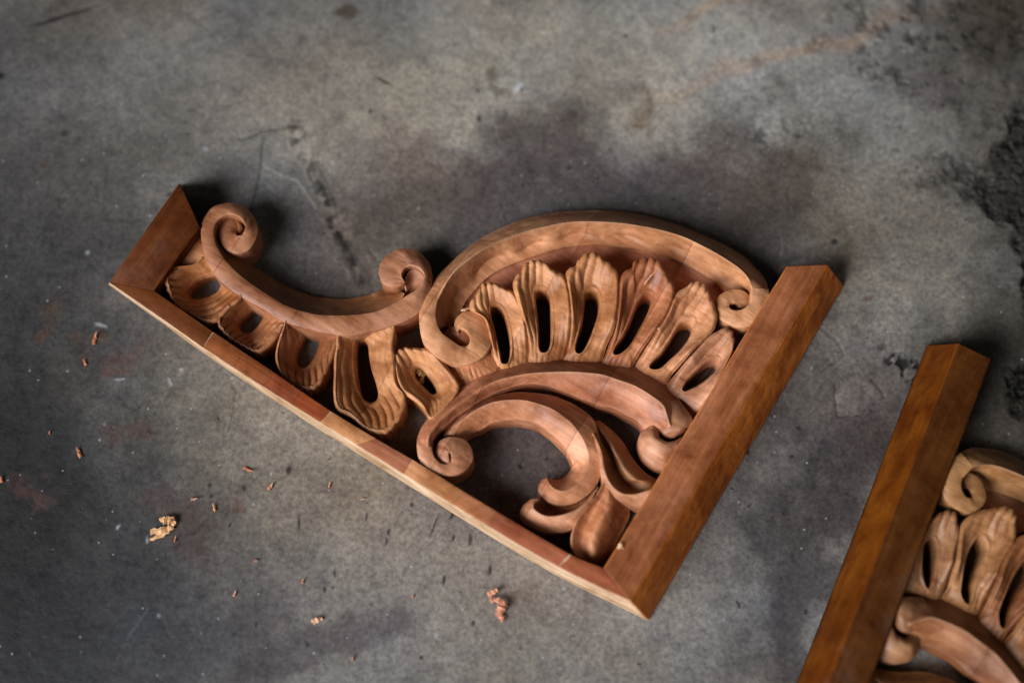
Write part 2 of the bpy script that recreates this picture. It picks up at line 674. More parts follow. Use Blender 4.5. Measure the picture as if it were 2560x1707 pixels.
# brown stains and chips of old paint
lay(blob(852, 45, 30, 34, 20, 0.35, 0.6), (0.045, 0.030, 0.018), 0.8)
lay(blob(1265, 210, 30, 42, 20, 0.5, 1.3), (0.07, 0.052, 0.03), 0.6)
lay(blob(1300, 222, 18, 5, -35, 0.4, 0.2), (0.42, 0.43, 0.46), 0.85)
lay(blob(1610, 255, 18, 22, 20, 0.7, 1), (0.12, 0.078, 0.045), 0.6)
lay(blob(275, 850, 45, 24, -15, 0.8, 1), (0.085, 0.035, 0.026), 0.45)
lay(blob(280, 900, 36, 18, -10, 0.8, 1), (0.095, 0.038, 0.026), 0.45)
lay(blob(130, 815, 24, 32, 0, 0.8, 1.2), (0.065, 0.035, 0.017), 0.7)
lay(blob(48, 1195, 50, 18, 10, 0.8, 1.2), (0.075, 0.032, 0.025), 0.45)
lay(blob(322, 1062, 16, 30, 0, 0.8, 1), (0.055, 0.028, 0.026), 0.6)
lay(blob(555, 1285, 22, 16, 0, 0.8, 1), (0.10, 0.042, 0.03), 0.6)
lay(blob(845, 1235, 36, 24, 0, 0.6, 1), (0.085, 0.06, 0.06), 0.5)
lay(blob(102, 438, 18, 14, 0, 0.8, 1), (0.07, 0.035, 0.032), 0.6)
lay(blob(410, 1310, 66, 52, 0, 0.7, 1.2), (0.05, 0.030, 0.026), 0.6)
lay(blob(1275, 1490, 36, 34, 0, 0.8, 0.5), (0.10, 0.065, 0.052), 0.5)
lay(blob(2160, 745, 22, 8, -15, 0.5, 0.6), (0.08, 0.03, 0.025), 0.7)
lay(blob(2230, 1200, 40, 60, 0, 0.6, 0.8), (0.03, 0.027, 0.03), 0.6)
lay(blob(163, 337, 10, 11, 0, 0.4, 0.2), (0.02, 0.02, 0.022), 0.8)
lay(blob(2085, 609, 9, 8, 0, 0.4, 0.2), (0.02, 0.02, 0.024), 0.8)
lay(blob(1195, 297, 5, 9, 0, 0.4, 0.1), (0.02, 0.02, 0.02), 0.8)
lay(blob(5, 195, 10, 18, 0, 0.5, 0.4), (0.01, 0.01, 0.012), 0.9)
for px, py, r in ((522, 377, 8), (197, 645, 9), (228, 801, 12), (308, 942, 7), (414, 943, 7), (454, 922, 7), (290, 1050, 4), (272, 1084, 4), (632, 1268, 7), (954, 1528, 5), (1062, 1573, 5),
                  (378, 1560, 8), (350, 1370, 4), (700, 1178, 6), (1420, 1490, 5), (2027, 905, 6), (294, 1344, 5), (830, 390, 5), (1600, 60, 4), (1690, 200, 6), (1760, 480, 4)):
    lay(blob(px, py, r * 0.75, r * 0.55, random.uniform(0, 90), 0.6, 0.5), (0.30, 0.32, 0.35), 0.7)
for px, py, rx, ry, a in ((750, 1308, 3, 24, 2), (1178, 1350, 4, 17, 0), (1136, 1347, 4, 9, 15), (1218, 1419, 4, 12, 5), (1086, 1312, 2.5, 30, 18), (978, 1332, 4, 7, 0), (970, 1350, 3, 9, 0), (925, 1295, 3, 9, 10),
                          (1128, 1288, 4, 10, 10), (1034, 1260, 4, 6, 0), (810, 1472, 5, 7, 0), (832, 1466, 4, 4, 0), (836, 1437, 4, 8, 10), (582, 1588, 5, 5, 0), (525, 1238, 5, 6, 0), (519, 1211, 5, 6, 0),
                          (608, 1220, 7, 9, 0), (730, 1172, 6, 10, 0), (1112, 1455, 4, 10, 20), (953, 200, 26, 4, 25), (150, 40, 90, 6, -15), (1050, 1640, 4, 6, 0), (1174, 1552, 5, 6, 0), (1290, 1170, 6, 7, 0), (1366, 1150, 5, 5, 0),
                          (1372, 1192, 5, 6, 0), (1700, 1385, 5, 6, 0), (1640, 1440, 5, 8, 0), (2290, 1275, 9, 12, 0), (1860, 1130, 5, 7, 0), (1995, 1065, 5, 6, 0), (1980, 1145, 6, 5, 0), (900, 1000, 4, 4, 0)):
    lay(blob(px, py, rx, ry, a, 0.45, 0.15), (0.018, 0.014, 0.015), 0.9)
Z = (fbm(X, Y, 60, 4, 61) - 0.5) * 0.0005 + (fbm(X, Y, 8, 3, 67) - 0.5) * 0.001


def segdist(pts):
    d = np.full(X.shape, 9.0)
    U = X + wx * 0.012
    V = Y + wy * 0.012
    for (a, b) in zip(pts[:-1], pts[1:]):
        ax_, ay_ = fl(*a)
        bx_, by_ = fl(*b)
        vx, vy = bx_ - ax_, by_ - ay_
        t = np.clip(((U - ax_) * vx + (V - ay_) * vy) / (vx * vx + vy * vy), 0, 1)
        d = np.minimum(d, np.hypot(U - ax_ - t * vx, V - ay_ - t * vy))
    return d


# old trowel ridge and crack left of the arch
rd = fbm(X, Y, 160, 3, 71)
d = segdist([(735, 318), (760, 380), (785, 440), (820, 520), (845, 580), (880, 650), (900, 700)])
m = np.clip(1.2 - d / 0.0055, 0, 1)
Z += m * (rd - 0.45) * 0.0016
Cc *= (1 - 0.6 * m * np.clip((rd - 0.36) * 6, 0, 1))[..., None] * np.array([1.0, 1.0, 1.0]) + 0.0
m2 = np.clip(1.0 - np.abs(d - 0.005) / 0.0016, 0, 1)
Z += m2 * 0.0004 * np.clip((rd - 0.35) * 5, 0, 1)
for pts, k in (([(660, 340), (650, 410), (630, 480), (615, 540)], 0.55), ([(660, 410), (740, 450), (790, 520)], -0.5), ([(600, 345), (660, 330), (740, 310)], 0.45), ([(925, 615), (945, 650)], 0.3)):
    d = segdist(pts)
    m = np.clip(1.0 - d / 0.0018, 0, 1)
    Cc *= (1 - k * m)[..., None]
    Z += -m * 0.0005 * np.sign(k)
dd_ = segdist([(745, 318), (790, 440), (850, 560)])
m = np.clip(1.4 - dd_ / 0.012, 0, 1) * np.clip(1.2 - rd, 0, 1)
Cc *= (1 + 0.28 * m * np.clip((0.55 - rd) * 6, -0.6, 1))[..., None] * np.array([1.02, 0.99, 0.93]) ** m[..., None]
dd_ = segdist([(800, 470), (850, 570), (885, 660)])
m = np.clip(1.3 - dd_ / 0.0035, 0, 1)
Cc *= (1 - 0.5 * m * np.clip((rd - 0.30) * 5, 0, 1))[..., None]
# cracks with light edges, scratches
for pts, wd, k in (([(2020, 800), (2090, 840), (2110, 880), (2060, 930)], 0.0012, 0.45), ([(2240, 940), (2420, 790), (2500, 730)], 0.006, 0.0), ([(2085, 960), (2100, 1040), (2160, 1040), (2210, 990), (2180, 950)], 0.0012, 0.4),
                   ([(565, 930), (590, 985), (575, 1080)], 0.0009, 0.4), ([(360, 1530), (320, 1600), (285, 1665)], 0.0011, -0.75), ([(345, 1515), (300, 1540), (240, 1620)], 0.0009, -0.45), ([(560, 1290), (590, 1180), (570, 1120)], 0.0008, -0.35),
                   ([(1962, 540), (1962, 575)], 0.0006, -0.8), ([(1958, 600), (1957, 640)], 0.0006, -0.7), ([(925, 1010), (905, 1065)], 0.0007, -0.5), ([(700, 945), (690, 1010), (680, 1060)], 0.0007, -0.4)):
    d = segdist(pts)
    m = np.clip(1.0 - d / wd, 0, 1)
    Cc *= (1 - k * m)[..., None]
    if k > 0:
        Z -= m * 0.0006
# many faint hairline scratches and drag marks
for k_ in range(46):
    sx, sy = random.uniform(60, 2500), random.uniform(40, 1680)
    an = random.choice([-1.2, -1.0, -0.8, 0.3, 1.3]) + random.uniform(-0.3, 0.3)
    ln2 = random.uniform(15, 90)
    cv = random.uniform(-0.3, 0.3)
    pts = [(sx + math.cos(an + cv * t_) * ln2 * t_, sy + math.sin(an + cv * t_) * ln2 * t_) for t_ in (0, 0.5, 1)]
    x0_, y0_ = fl(sx, sy)
    i0_, i1_ = np.searchsorted(FX, [x0_ - 0.04, x0_ + 0.04])
    j0_, j1_ = np.searchsorted(FY, [y0_ - 0.04, y0_ + 0.04])
    sl = (slice(j0_, j1_), slice(i0_, i1_))
    d_ = np.full(X[sl].shape, 9.0)
    for (a_, b_) in zip(pts[:-1], pts[1:]):
        ax_, ay_ = fl(*a_)
        bx_, by_ = fl(*b_)
        vx, vy = bx_ - ax_, by_ - ay_
        tt = np.clip(((X[sl] - ax_) * vx + (Y[sl] - ay_) * vy) / (vx * vx + vy * vy), 0, 1)
        d_ = np.minimum(d_, np.hypot(X[sl] - ax_ - tt * vx, Y[sl] - ay_ - tt * vy))
    mm_ = np.clip(1 - d_ / 0.0009, 0, 1) * random.choice([-0.35, -0.25, 0.3])
    Cc[sl] *= (1 - mm_)[..., None]
# pitted chisel marks by the second post
m = sm(np.clip(blob(2290, 915, 90, 36, 38, 0.3, 0.4), 0, 1))
pit = fbm(X * 0.72 + Y * 0.7, (Y * 0.72 - X * 0.7) * 2.2, 170, 3, 81)
Cc *= (1 - 0.8 * m * np.clip((pit - 0.5) * 8, 0, 1))[..., None]
Z -= m * np.clip((pit - 0.5) * 8, 0, 1) * 0.0015
# crumbling patch at the right border and rough top right corner
m = sm(np.clip(blob(2575, 540, 95, 300, 4, 0.30, 1.6) + blob(2600, 850, 90, 200, 0, 0.2, 1.0), 0, 1))
cr = 1 - np.abs(fbm(X, Y, 110, 5, 91, 0.62) - 0.5) * 2
Z += m * ((cr - 0.8) * 0.0045 - 0.0026)
Cc *= (1 - m * (0.66 + 0.25 * np.clip((0.86 - cr) * 6, 0, 1)))[..., None]
m = sm(np.clip(blob(2350, 90, 330, 130, -8, 0.7, 1.4) + 0.7 * blob(1900, 320, 130, 60, 0, 0.9, 1.4) + 0.6 * blob(2420, 420, 90, 200, 0, 0.8, 1.4), 0, 1))
rp = fbm(X, Y, 120, 4, 101, 0.65)
Z -= m * np.clip(rp - 0.52, 0, 1) * 0.006
Cc *= (1 - m * np.clip((rp - 0.54) * 7, 0, 1) * 0.55)[..., None]
Cc *= (1 + m * np.clip((0.42 - rp) * 5, 0, 1) * 0.5)[..., None]
Cc = np.clip(Cc, 0.004, 0.8)

me = bpy.data.meshes.new('concrete_floor')
nv = nx * ny
me.vertices.add(nv)
me.vertices.foreach_set('co', np.stack([X, Y, Z - 0.0004], -1).astype(np.float32).ravel())
ii = np.arange(ny - 1)[:, None] * nx + np.arange(nx - 1)[None, :]
q = np.stack([ii, ii + 1, ii + nx + 1, ii + nx], -1).reshape(-1, 4)
nf = len(q)
me.loops.add(nf * 4)
me.loops.foreach_set('vertex_index', q.astype(np.int32).ravel())
me.polygons.add(nf)
me.polygons.foreach_set('loop_start', (np.arange(nf) * 4).astype(np.int32))
me.polygons.foreach_set('loop_total', np.full(nf, 4, np.int32))
me.update(calc_edges=True)
at = me.color_attributes.new('stain_and_shade', 'FLOAT_COLOR', 'POINT')
at.data.foreach_set('color', np.concatenate([Cc, np.ones((ny, nx, 1))], -1).astype(np.float32).ravel())
me.shade_smooth()
floor = bpy.data.objects.new('floor', me)
COL.objects.link(floor)
floor['kind'] = 'structure'
floor['label'] = 'stained worn grey concrete workshop floor'

m, nt, bs = mat('stained_concrete')
L = nt.links.new
tc = nd(nt, 'ShaderNodeTexCoord')
a = nd(nt, 'ShaderNodeAttribute', attribute_name='stain_and_shade')
f1 = nd(nt, 'ShaderNodeTexNoise', i_Scale=330.0, i_Detail=6.0, i_Roughness=0.7)
L(tc.outputs['Object'], f1.inputs['Vector'])
c = mixc(nt, 'MULTIPLY', 1.0, a.outputs['Color'], ramp(nt, f1.outputs[0], [(0.34, (0.66, 0.64, 0.65)), (0.66, (1.32, 1.32, 1.29))]))
f2 = nd(nt, 'ShaderNodeTexNoise', i_Scale=120.0, i_Detail=5.0, i_Roughness=0.65)
L(tc.outputs['Object'], f2.inputs['Vector'])
c = mixc(nt, 'MULTIPLY', 1.0, c, ramp(nt, f2.outputs[0], [(0.33, (0.80, 0.79, 0.83)), (0.5, (1, 1, 1)), (0.7, (1.14, 1.13, 1.10))]))
# dark pits: only some voronoi cells
wn_ = nd(nt, 'ShaderNodeTexNoise', i_Scale=260.0, i_Detail=2.0)
L(tc.outputs['Object'], wn_.inputs['Vector'])
wv_ = nd(nt, 'ShaderNodeVectorMath', operation='MULTIPLY_ADD')
L(wn_.outputs['Color'], wv_.inputs[0])
wv_.inputs[1].default_value = (0.006, 0.009, 0.006)
L(tc.outputs['Object'], wv_.inputs[2])
v1 = nd(nt, 'ShaderNodeTexVoronoi', i_Scale=95.0, i_Randomness=1.0)
L(wv_.outputs[0], v1.inputs['Vector'])
sep = nd(nt, 'ShaderNodeSeparateColor')
L(v1.outputs['Color'], sep.inputs[0])
mm = nd(nt, 'ShaderNodeMath', operation='MULTIPLY')
L(ramp(nt, v1.outputs['Distance'], [(0.08, 1.0), (0.16, 0.0)]), mm.inputs[0])
L(ramp(nt, sep.outputs[0], [(0.74, 0.0), (0.90, 0.9)]), mm.inputs[1])
c = mixc(nt, 'MIX', mm.outputs[0], c, (0.02, 0.017, 0.018))
# soft grey aggregate spots
v3 = nd(nt, 'ShaderNodeTexVoronoi', i_Scale=48.0, i_Randomness=1.0)
L(tc.outputs['Object'], v3.inputs['Vector'])
sep3 = nd(nt, 'ShaderNodeSeparateColor')
L(v3.outputs['Color'], sep3.inputs[0])
m3 = nd(nt, 'ShaderNodeMath', operation='MULTIPLY')
L(ramp(nt, v3.outputs['Distance'], [(0.10, 0.55), (0.34, 0.0)]), m3.inputs[0])
L(ramp(nt, sep3.outputs[1], [(0.55, 0.0), (0.75, 1.0)]), m3.inputs[1])
c = mixc(nt, 'MULTIPLY', m3.outputs[0], c, (0.45, 0.45, 0.52))
# pale specks of sand and plaster
v2 = nd(nt, 'ShaderNodeTexVoronoi', i_Scale=130.0, i_Randomness=1.0)
L(tc.outputs['Object'], v2.inputs['Vector'])
sep2 = nd(nt, 'ShaderNodeSeparateColor')
L(v2.outputs['Color'], sep2.inputs[0])
m2_ = nd(nt, 'ShaderNodeMath', operation='MULTIPLY')
L(ramp(nt, v2.outputs['Distance'], [(0.05, 1.0), (0.13, 0.0)]), m2_.inputs[0])
L(ramp(nt, sep2.outputs[2], [(0.93, 0.0), (0.99, 0.5)]), m2_.inputs[1])
c = mixc(nt, 'MIX', m2_.outputs[0], c, (0.42, 0.44, 0.46))
L(c, bs.inputs['Base Color'])
L(ramp(nt, f2.outputs[0], [(0.3, 0.42), (0.7, 0.68)]), bs.inputs['Roughness'])
bs.inputs['Specular IOR Level'].default_value = 0.28
b1 = nd(nt, 'ShaderNodeBump', i_Strength=0.5, i_Distance=0.0009)
L(f2.outputs[0], b1.inputs['Height'])
b2 = nd(nt, 'ShaderNodeBump', i_Strength=0.4, i_Distance=0.0004)
L(f1.outputs[0], b2.inputs['Height'])
L(b1.outputs[0], b2.inputs['Normal'])
b3 = nd(nt, 'ShaderNodeBump', i_Strength=0.25, i_Distance=0.0005, invert=True)
L(mm.outputs[0], b3.inputs['Height'])
L(b2.outputs[0], b3.inputs['Normal'])
L(b3.outputs[0], bs.inputs['Normal'])
me.materials.append(m)

# ------------------------------------------------------------------ the carved bracket
T = 32.0
B1 = bpy.data.objects.new('carved_bracket', None)
COL.objects.link(B1)
B1.location = BASE
B1['label'] = 'whole carved reddish wooden corner bracket with pierced leaves lying in the centre of the floor'
B1['category'] = 'bracket'
B1['group'] = 'carved wooden corner brackets'

# frame: end block, rail blocks, post
tip, bb, ic, oc = (449, 457), (500, 568), (385, 727), (273, 706)
prism('end_block', B1, [loc(tip, T), loc(bb, T), loc(ic, T), loc(oc, T)],
      [loc((447, 463), 0), loc((500, 568), T) * [1, 1, 0], loc(ic, T) * [1, 1, 0], loc((273, 711), 0)], M_POST, (0.085, 0.024, 0.005), 0.0009)
top_o = cat([(273, 706), (400, 793), (540, 890), (808, 1060), (1200, 1302), (1394, 1415), (1575, 1501)], 40)
bot_o = cat([(273, 711), (400, 802), (540, 903), (808, 1078), (1200, 1323), (1394, 1438), (1619, 1549)], 40)
inn = cat([(385, 727), (540, 834), (684, 930), (828, 1028), (960, 1108), (1052, 1161), (1179, 1240), (1412, 1378), (1509, 1420)], 40)


def near(curve, p):
    return int(np.argmin(np.linalg.norm(curve - np.array(p), axis=1)))


joints = [((385, 727), (273, 706)), ((533, 830), (508, 867)), ((610, 880), (585, 918)), ((684, 930), (659, 965)), ((755, 978), (728, 1010)), ((828, 1028), (800, 1056)), ((938, 1095), (893, 1113)),
          ((1030, 1149), (1008, 1186)), ((1160, 1228), (1135, 1262)), ((1238, 1275), (1220, 1314)), ((1427, 1385), (1396, 1416)), ((1509, 1420), (1575, 1501))]
tints = [(0.13, 0.041, 0.011), (0.24, 0.080, 0.027), (0.23, 0.075, 0.025), (0.23, 0.062, 0.024), (0.235, 0.056, 0.018), (0.42, 0.205, 0.090), (0.30, 0.115, 0.062), (0.42, 0.20, 0.092), (0.36, 0.15, 0.070), (0.28, 0.092, 0.045), (0.26, 0.080, 0.036)]
for k in range(len(tints)):
    (i0, o0), (i1, o1) = joints[k], joints[k + 1]
    ia, ib = near(inn, i0), near(inn, i1)
    oa, ob = near(top_o, o0), near(top_o, o1)
    n = 5
    it = [loc(inn[int(round(ia + (ib - ia) * t / n))], T) for t in range(n + 1)]
    ot = [loc(top_o[int(round(oa + (ob - oa) * t / n))], T) for t in range(n + 1)]
    obt = [loc(bot_o[int(round(oa + (ob - oa) * t / n))], 0) for t in range(n + 1)]
    dz = 0.00003 * ((k * 7) % 5)
    top = it + ot[::-1]
    bot = [p * [1, 1, 0] for p in it] + obt[::-1]
    top = [p - [0, 0, dz] for p in top]
    o = prism('rail_block', B1, top, [p + [0, 0, ZB] for p in bot], M_FRAME if k not in (5, 7, 8) else M_FRAME, tints[k], 0.00025)
    if k in (5, 7):
        o['label'] = 'pale tan block in the bottom rail'
n = 60
rows_ = []
for i in range(n + 1):
    q = i / n * (len(top_o) - 1)
    a_ = loc(top_o[int(q)], T - 0.1)
    b_ = loc(bot_o[int(q)], 0)
    b_[2] = ZB
    d_ = np.array([top_o[min(int(q) + 4, len(top_o) - 1)][0] - top_o[max(int(q) - 4, 0)][0], -(top_o[min(int(q) + 4, len(top_o) - 1)][1] - top_o[max(int(q) - 4, 0)][1])])
    d_ = d_ / np.linalg.norm(d_)
    o_ = np.array([d_[1], -d_[0], 0]) * 0.0003
    rows_.append([a_ - o_ * 0.2, a_ + o_ * 0.7, a_ + o_ - [0, 0, 0.0004], b_ + o_, b_])
link_mesh('rail_edge', [p for r_ in rows_ for p in r_], grid_faces(n + 1, 5) + [tuple(range(5)), tuple(n * 5 + j for j in range(5))], M_FRAME, B1, (0.56, 0.42, 0.285))['label'] = 'pale raw outer edge of the rail'
# glue lines at three joints of the rail
for (a_, b_), wd in ((joints[1], 2.0), (joints[5], 1.4), (joints[10], 3.2)):
    A, Bp = loc(a_, T + 0.12), loc(b_, T + 0.12)
    dv = (Bp - A)
    nrm = np.array([-dv[1], dv[0], 0])
    nrm = nrm / np.linalg.norm(nrm) * 0.00027 * wd * 0.6
    A2 = A + dv * 0.04
    B2_ = Bp - dv * 0.06
    pts = [A2 + nrm, A2 - nrm * 0.8, (A2 + B2_) / 2 - nrm * 0.55, B2_ - nrm * 0.35, B2_ + nrm * 0.3, (A2 + B2_) / 2 + nrm * 0.7]
    g = prism('glue_line', B1, pts, [p - [0, 0, 0.0006] for p in pts], M_FRAME, (0.50, 0.42, 0.32), 0)
    g['label'] = 'pale dried glue in a joint of the rail'


def post(parent, tl, tr, grd_t, bl, br, grd_b, colr=(0.26, 0.098, 0.042)):
    """long bar: flat top face and one long sloping face down to the floor"""
    n = 14
    verts = []
    for i in range(n + 1):
        t = i / n
        a = tl + (bl - tl) * t
        b = tr + (br - tr) * t
        c = grd_t + (grd_b - grd_t) * t
        u = b - a
        u = u / np.linalg.norm(u)
        s = c - b
        s = s / np.linalg.norm(s)
        fl_ = 0.00012 * math.sin(i * 2.1)
        r = 0.0012
        row = [a * [1, 1, 0] + [0, 0, ZB], a - [0, 0, 0.0011], a - [0, 0, 0.0003] + u * 0.0003, a + u * 0.0012, (a + b) / 2 + [0, 0, fl_], b - u * r, b - u * r * 0.3 + s * r * 0.3, b + s * r,
               (b + c) / 2 + [0, 0, fl_], c - s * 0.0012 + [0, 0, 0], c * [1, 1, 0] + [0, 0, ZB]]
        verts.append(row)
    cols = len(verts[0])
    V = [p for r in verts for p in r]
    faces = grid_faces(n + 1, cols)
    faces.append(tuple(range(cols)))
    faces.append(tuple(n * cols + j for j in range(cols)))
    o = link_mesh('post', V, faces, M_POST, parent, colr, sharp=38)
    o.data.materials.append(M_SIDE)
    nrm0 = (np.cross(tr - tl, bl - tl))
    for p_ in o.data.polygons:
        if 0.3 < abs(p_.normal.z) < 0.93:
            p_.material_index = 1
    bv = o.modifiers.new('edge', 'BEVEL')
    bv.width = 0.0007
    bv.segments = 2
    bv.limit_method = 'ANGLE'
    bv.angle_limit = math.radians(38)
    return o


PZ = T + 0.4
post(B1, loc((1966, 665), PZ), loc((2069, 660), PZ), loc((2110, 714), 1), loc((1509, 1420), PZ), loc((1575, 1502), PZ), loc((1621, 1550), 1))


# ---- S scroll on the left
def st(c, rows, zs):
    """rows of points in one crop, zs list of heights per rail (number or list)"""
    out = []
    for i, r in enumerate(rows):
        out.append([(F(c, *p), (zs[j][i] if isinstance(zs[j], (list, tuple)) else zs[j])) for j, p in enumerate(r)])
    return out


A_out = P(1, (1335, 560), (1350, 510), (1320, 445), (1260, 413), (1190, 430), (1140, 490), (1127, 580), (1160, 665), (1230, 730), (1330, 750), (1430, 700), (1485, 600), (1495, 500), (1460, 400), (1380, 315), (1270, 272), (1160, 275), (1060, 320),
          (990, 410), (958, 520), (965, 640), (1000, 800), (1090, 960), (1220, 1090), (1340, 1175)) + P(2, (0, 830), (200, 950), (480, 1030), (750, 1080), (900, 1078), (1100, 1030), (1250, 990), (1400, 930), (1530, 840), (1590, 700), (1635, 590), (1635, 450),
          (1590, 350), (1510, 280), (1400, 245), (1290, 260), (1200, 320), (1145, 400), (1135, 490), (1170, 570), (1240, 610), (1310, 622), (1360, 608))
A_in = P(1, (1310, 575), (1312, 570), (1310, 565), (1305, 562), (1300, 560), (1295, 560), (1290, 560), (1285, 565), (1285, 575), (1295, 585), (1310, 590), (1345, 578), (1380, 540), (1385, 480), (1360, 425), (1305, 385), (1225, 368), (1150, 395),
         (1095, 450), (1068, 540), (1085, 650), (1150, 780), (1270, 920), (1400, 1030), (1530, 1120)) + P(2, (30, 695), (230, 810), (480, 885), (720, 900), (850, 895), (1000, 880), (1130, 850), (1270, 785), (1380, 720), (1500, 640), (1560, 560), (1572, 490),
         (1530, 430), (1450, 400), (1385, 420), (1345, 480), (1350, 525), (1362, 545), (1368, 560), (1370, 570), (1372, 580), (1374, 590), (1376, 598))
n = len(A_out)
assert n == len(A_in), (n, len(A_in))
zo = [20, 20.5, 21, 22, 23, 24, 25, 26, 27, 27, 26.5, 26, 25.5, 25, 25, 25.5, 26.5, 28, 29, 30, 30, 30, 30, 30, 30] + [30] * 8 + [29.5, 28.5, 27, 25.5, 24.5, 24, 24, 24.5, 25.5, 27, 28, 28, 28, 27, 26]
zi = [19, 19.5, 20, 21, 22, 23, 24, 25, 26, 27, 28, 29, 30, 30.5, 31, 31, 31, 31, 31, 31, 31, 31, 31, 31, 31] + [31] * 8 + [31, 31, 31, 31, 31, 31, 30.5, 30, 29.5, 29, 28.5, 28, 27.5, 27, 26.5]
zo = (zo + [26] * n)[:n]
zi = (zi + [26] * n)[:n]
SCR = ribbon('scroll', [[(A_out[i], zo[i]), (A_in[i], zi[i])] for i in range(n)], [1.0], B1, PINK)
# the cove falling away behind it
K = P(1, (1068, 560), (1095, 660), (1150, 780), (1210, 850), (1300, 950), (1430, 1050)) + P(2, (30, 695), (230, 810), (480, 885), (720, 900), (850, 895), (1000, 880), (1130, 850), (1250, 795), (1340, 740), (1380, 680))
Oc = P(1, (1130, 560), (1200, 680), (1290, 730), (1370, 765), (1465, 885), (1620, 985)) + P(2, (120, 560), (230, 620), (450, 702), (640, 733), (800, 738), (930, 722), (1040, 695), (1130, 662), (1200, 632), (1290, 628))
ribbon('cove', [[(K[i], 30.5), (Oc[i], 5)] for i in range(len(K))], [-1.0], SCR, (0.400, 0.194, 0.085), walls=(False, True))
dome('scroll_eye', SCR, P(2, (1350, 740), (1395, 660), (1380, 570), (1400, 500), (1450, 450), (1530, 480), (1575, 560), (1540, 680), (1450, 730)), 24, 21, PINK, power=1.5)
dome('web', B1, P(1, (945, 505), (1010, 560), (1010, 700), (1010, 800), (860, 850), (720, 880), (690, 860), (820, 690)), 20, 22, TAN)

# ---- left leaves
leaf(B1, P(1, (1020, 810), (900, 860), (780, 880), (690, 890), (618, 945), (612, 1030), (640, 1130), (680, 1220), (750, 1290), (850, 1345), (930, 1395), (1010, 1425), (1085, 1420), (1130, 1385), (1220, 1300), (1350, 1185), (1250, 1020)),
     P(1, (825, 1140), (850, 1190), (920, 1205), (1020, 1180), (1110, 1130), (1145, 1060), (1110, 985), (1050, 975), (960, 1010), (880, 1070)), 27, 11, 8, 1.9, TAN, rimw=0.10, zbase=31)
leaf(B1, P(3, (260, 15), (130, 110), (50, 190), (22, 250), (60, 330), (130, 400), (200, 450), (300, 505), (380, 538), (440, 530), (530, 460), (600, 380), (650, 300), (720, 240), (500, 110)),
     P(3, (220, 290), (240, 340), (295, 368), (350, 350), (420, 280), (460, 210), (460, 150), (410, 125), (340, 140), (270, 210)), 27, 11, 8, 1.9, (0.368, 0.169, 0.078), rimw=0.10, zbase=31)
leaf(B1, P(3, (720, 240), (680, 310), (640, 400), (605, 490), (590, 600), (620, 720), (680, 790), (760, 855), (850, 900), (940, 900), (1010, 850), (1060, 760), (1110, 650), (1160, 520), (1195, 365), (960, 300)),
     P(3, (785, 620), (800, 680), (860, 700), (910, 670), (970, 580), (1010, 480), (1015, 400), (990, 345), (940, 335), (880, 370), (830, 450), (790, 540)), 27, 11, 8, 1.9, (0.368, 0.169, 0.082), rimw=0.09, zbase=31)
leaf(B1, P(3, (1225, 360), (1190, 500), (1170, 620), (1165, 760), (1158, 900), (1165, 1030), (1200, 1110), (1290, 1150), (1380, 1215), (1460, 1290), (1560, 1325), (1670, 1320), (1740, 1250), (1790, 1190), (1835, 1080), (1840, 960), (1785, 890), (1752, 800), (1742, 600), (1722, 480), (1730, 290), (1480, 330)),
     P(3, (1365, 500), (1365, 650), (1380, 800), (1410, 930), (1450, 1010), (1520, 1045), (1580, 1010), (1590, 940), (1570, 850), (1530, 720), (1505, 590), (1490, 470), (1460, 425), (1410, 420), (1380, 440)), 28, 17, 8, 1.4, TAN, rimw=0.10, zbase=30)
leaf(B1, P(3, (2110, 1190), (2040, 1090), (1980, 1030), (1900, 975), (1840, 950), (1795, 890), (1765, 800), (1750, 680), (1755, 590), (1800, 530), (1860, 503), (1990, 512), (2090, 522), (2170, 600), (2250, 680), (2330, 790), (2370, 900), (2270, 1050)),
     P(3, (1940, 740), (1950, 800), (2000, 860), (2060, 920), (2120, 965), (2165, 950), (2160, 900), (2120, 820), (2060, 750), (2000, 700), (1960, 700)), 28, 16, 7, 1.3, TAN)

# ---- the arch
rows4 = [((215, 1320), (355, 1215), (500, 1250)), ((195, 1180), (345, 1110), (560, 1140)), ((205, 1040), (360, 1010), (600, 1060)), ((250, 930), (400, 920), (640, 990)), ((330, 800), (470, 790), (700, 910)), ((450, 670), (560, 680), (770, 830)),
         ((600, 530), (700, 570), (880, 730)), ((770, 400), (880, 450), (1050, 640)), ((980, 290), (1080, 360), (1250, 560)), ((1200, 200), (1320, 285), (1480, 490)), ((1450, 145), (1580, 228), (1700, 440)), ((1700, 115), (1830, 210), (1960, 430))]
rows5 = [((380, 92), (470, 187), (520, 378)), ((600, 115), (660, 213), (680, 402)), ((850, 170), (850, 252), (850, 445)), ((1080, 250), (1040, 315), (1000, 500)), ((1300, 350), (1230, 410), (1150, 580)), ((1480, 450), (1390, 505), (1270, 665)),
         ((1600, 560), (1490, 580), (1350, 740)), ((1670, 650), (1545, 650), (1420, 760)), ((1700, 740), (1575, 730), (1500, 790))]
zO = [30, 30, 29, 27, 23, 19, 15, 12, 10, 9, 8, 8, 8, 8, 8, 8, 9, 11, 14, 19, 25]
zK = [31] * 21
zK3 = [13, 12, 11] + [10] * 15 + [11, 13, 14]
pts = [[F(4, *p) for p in r] for r in rows4] + [[F(5, *p) for p in r] for r in rows5]
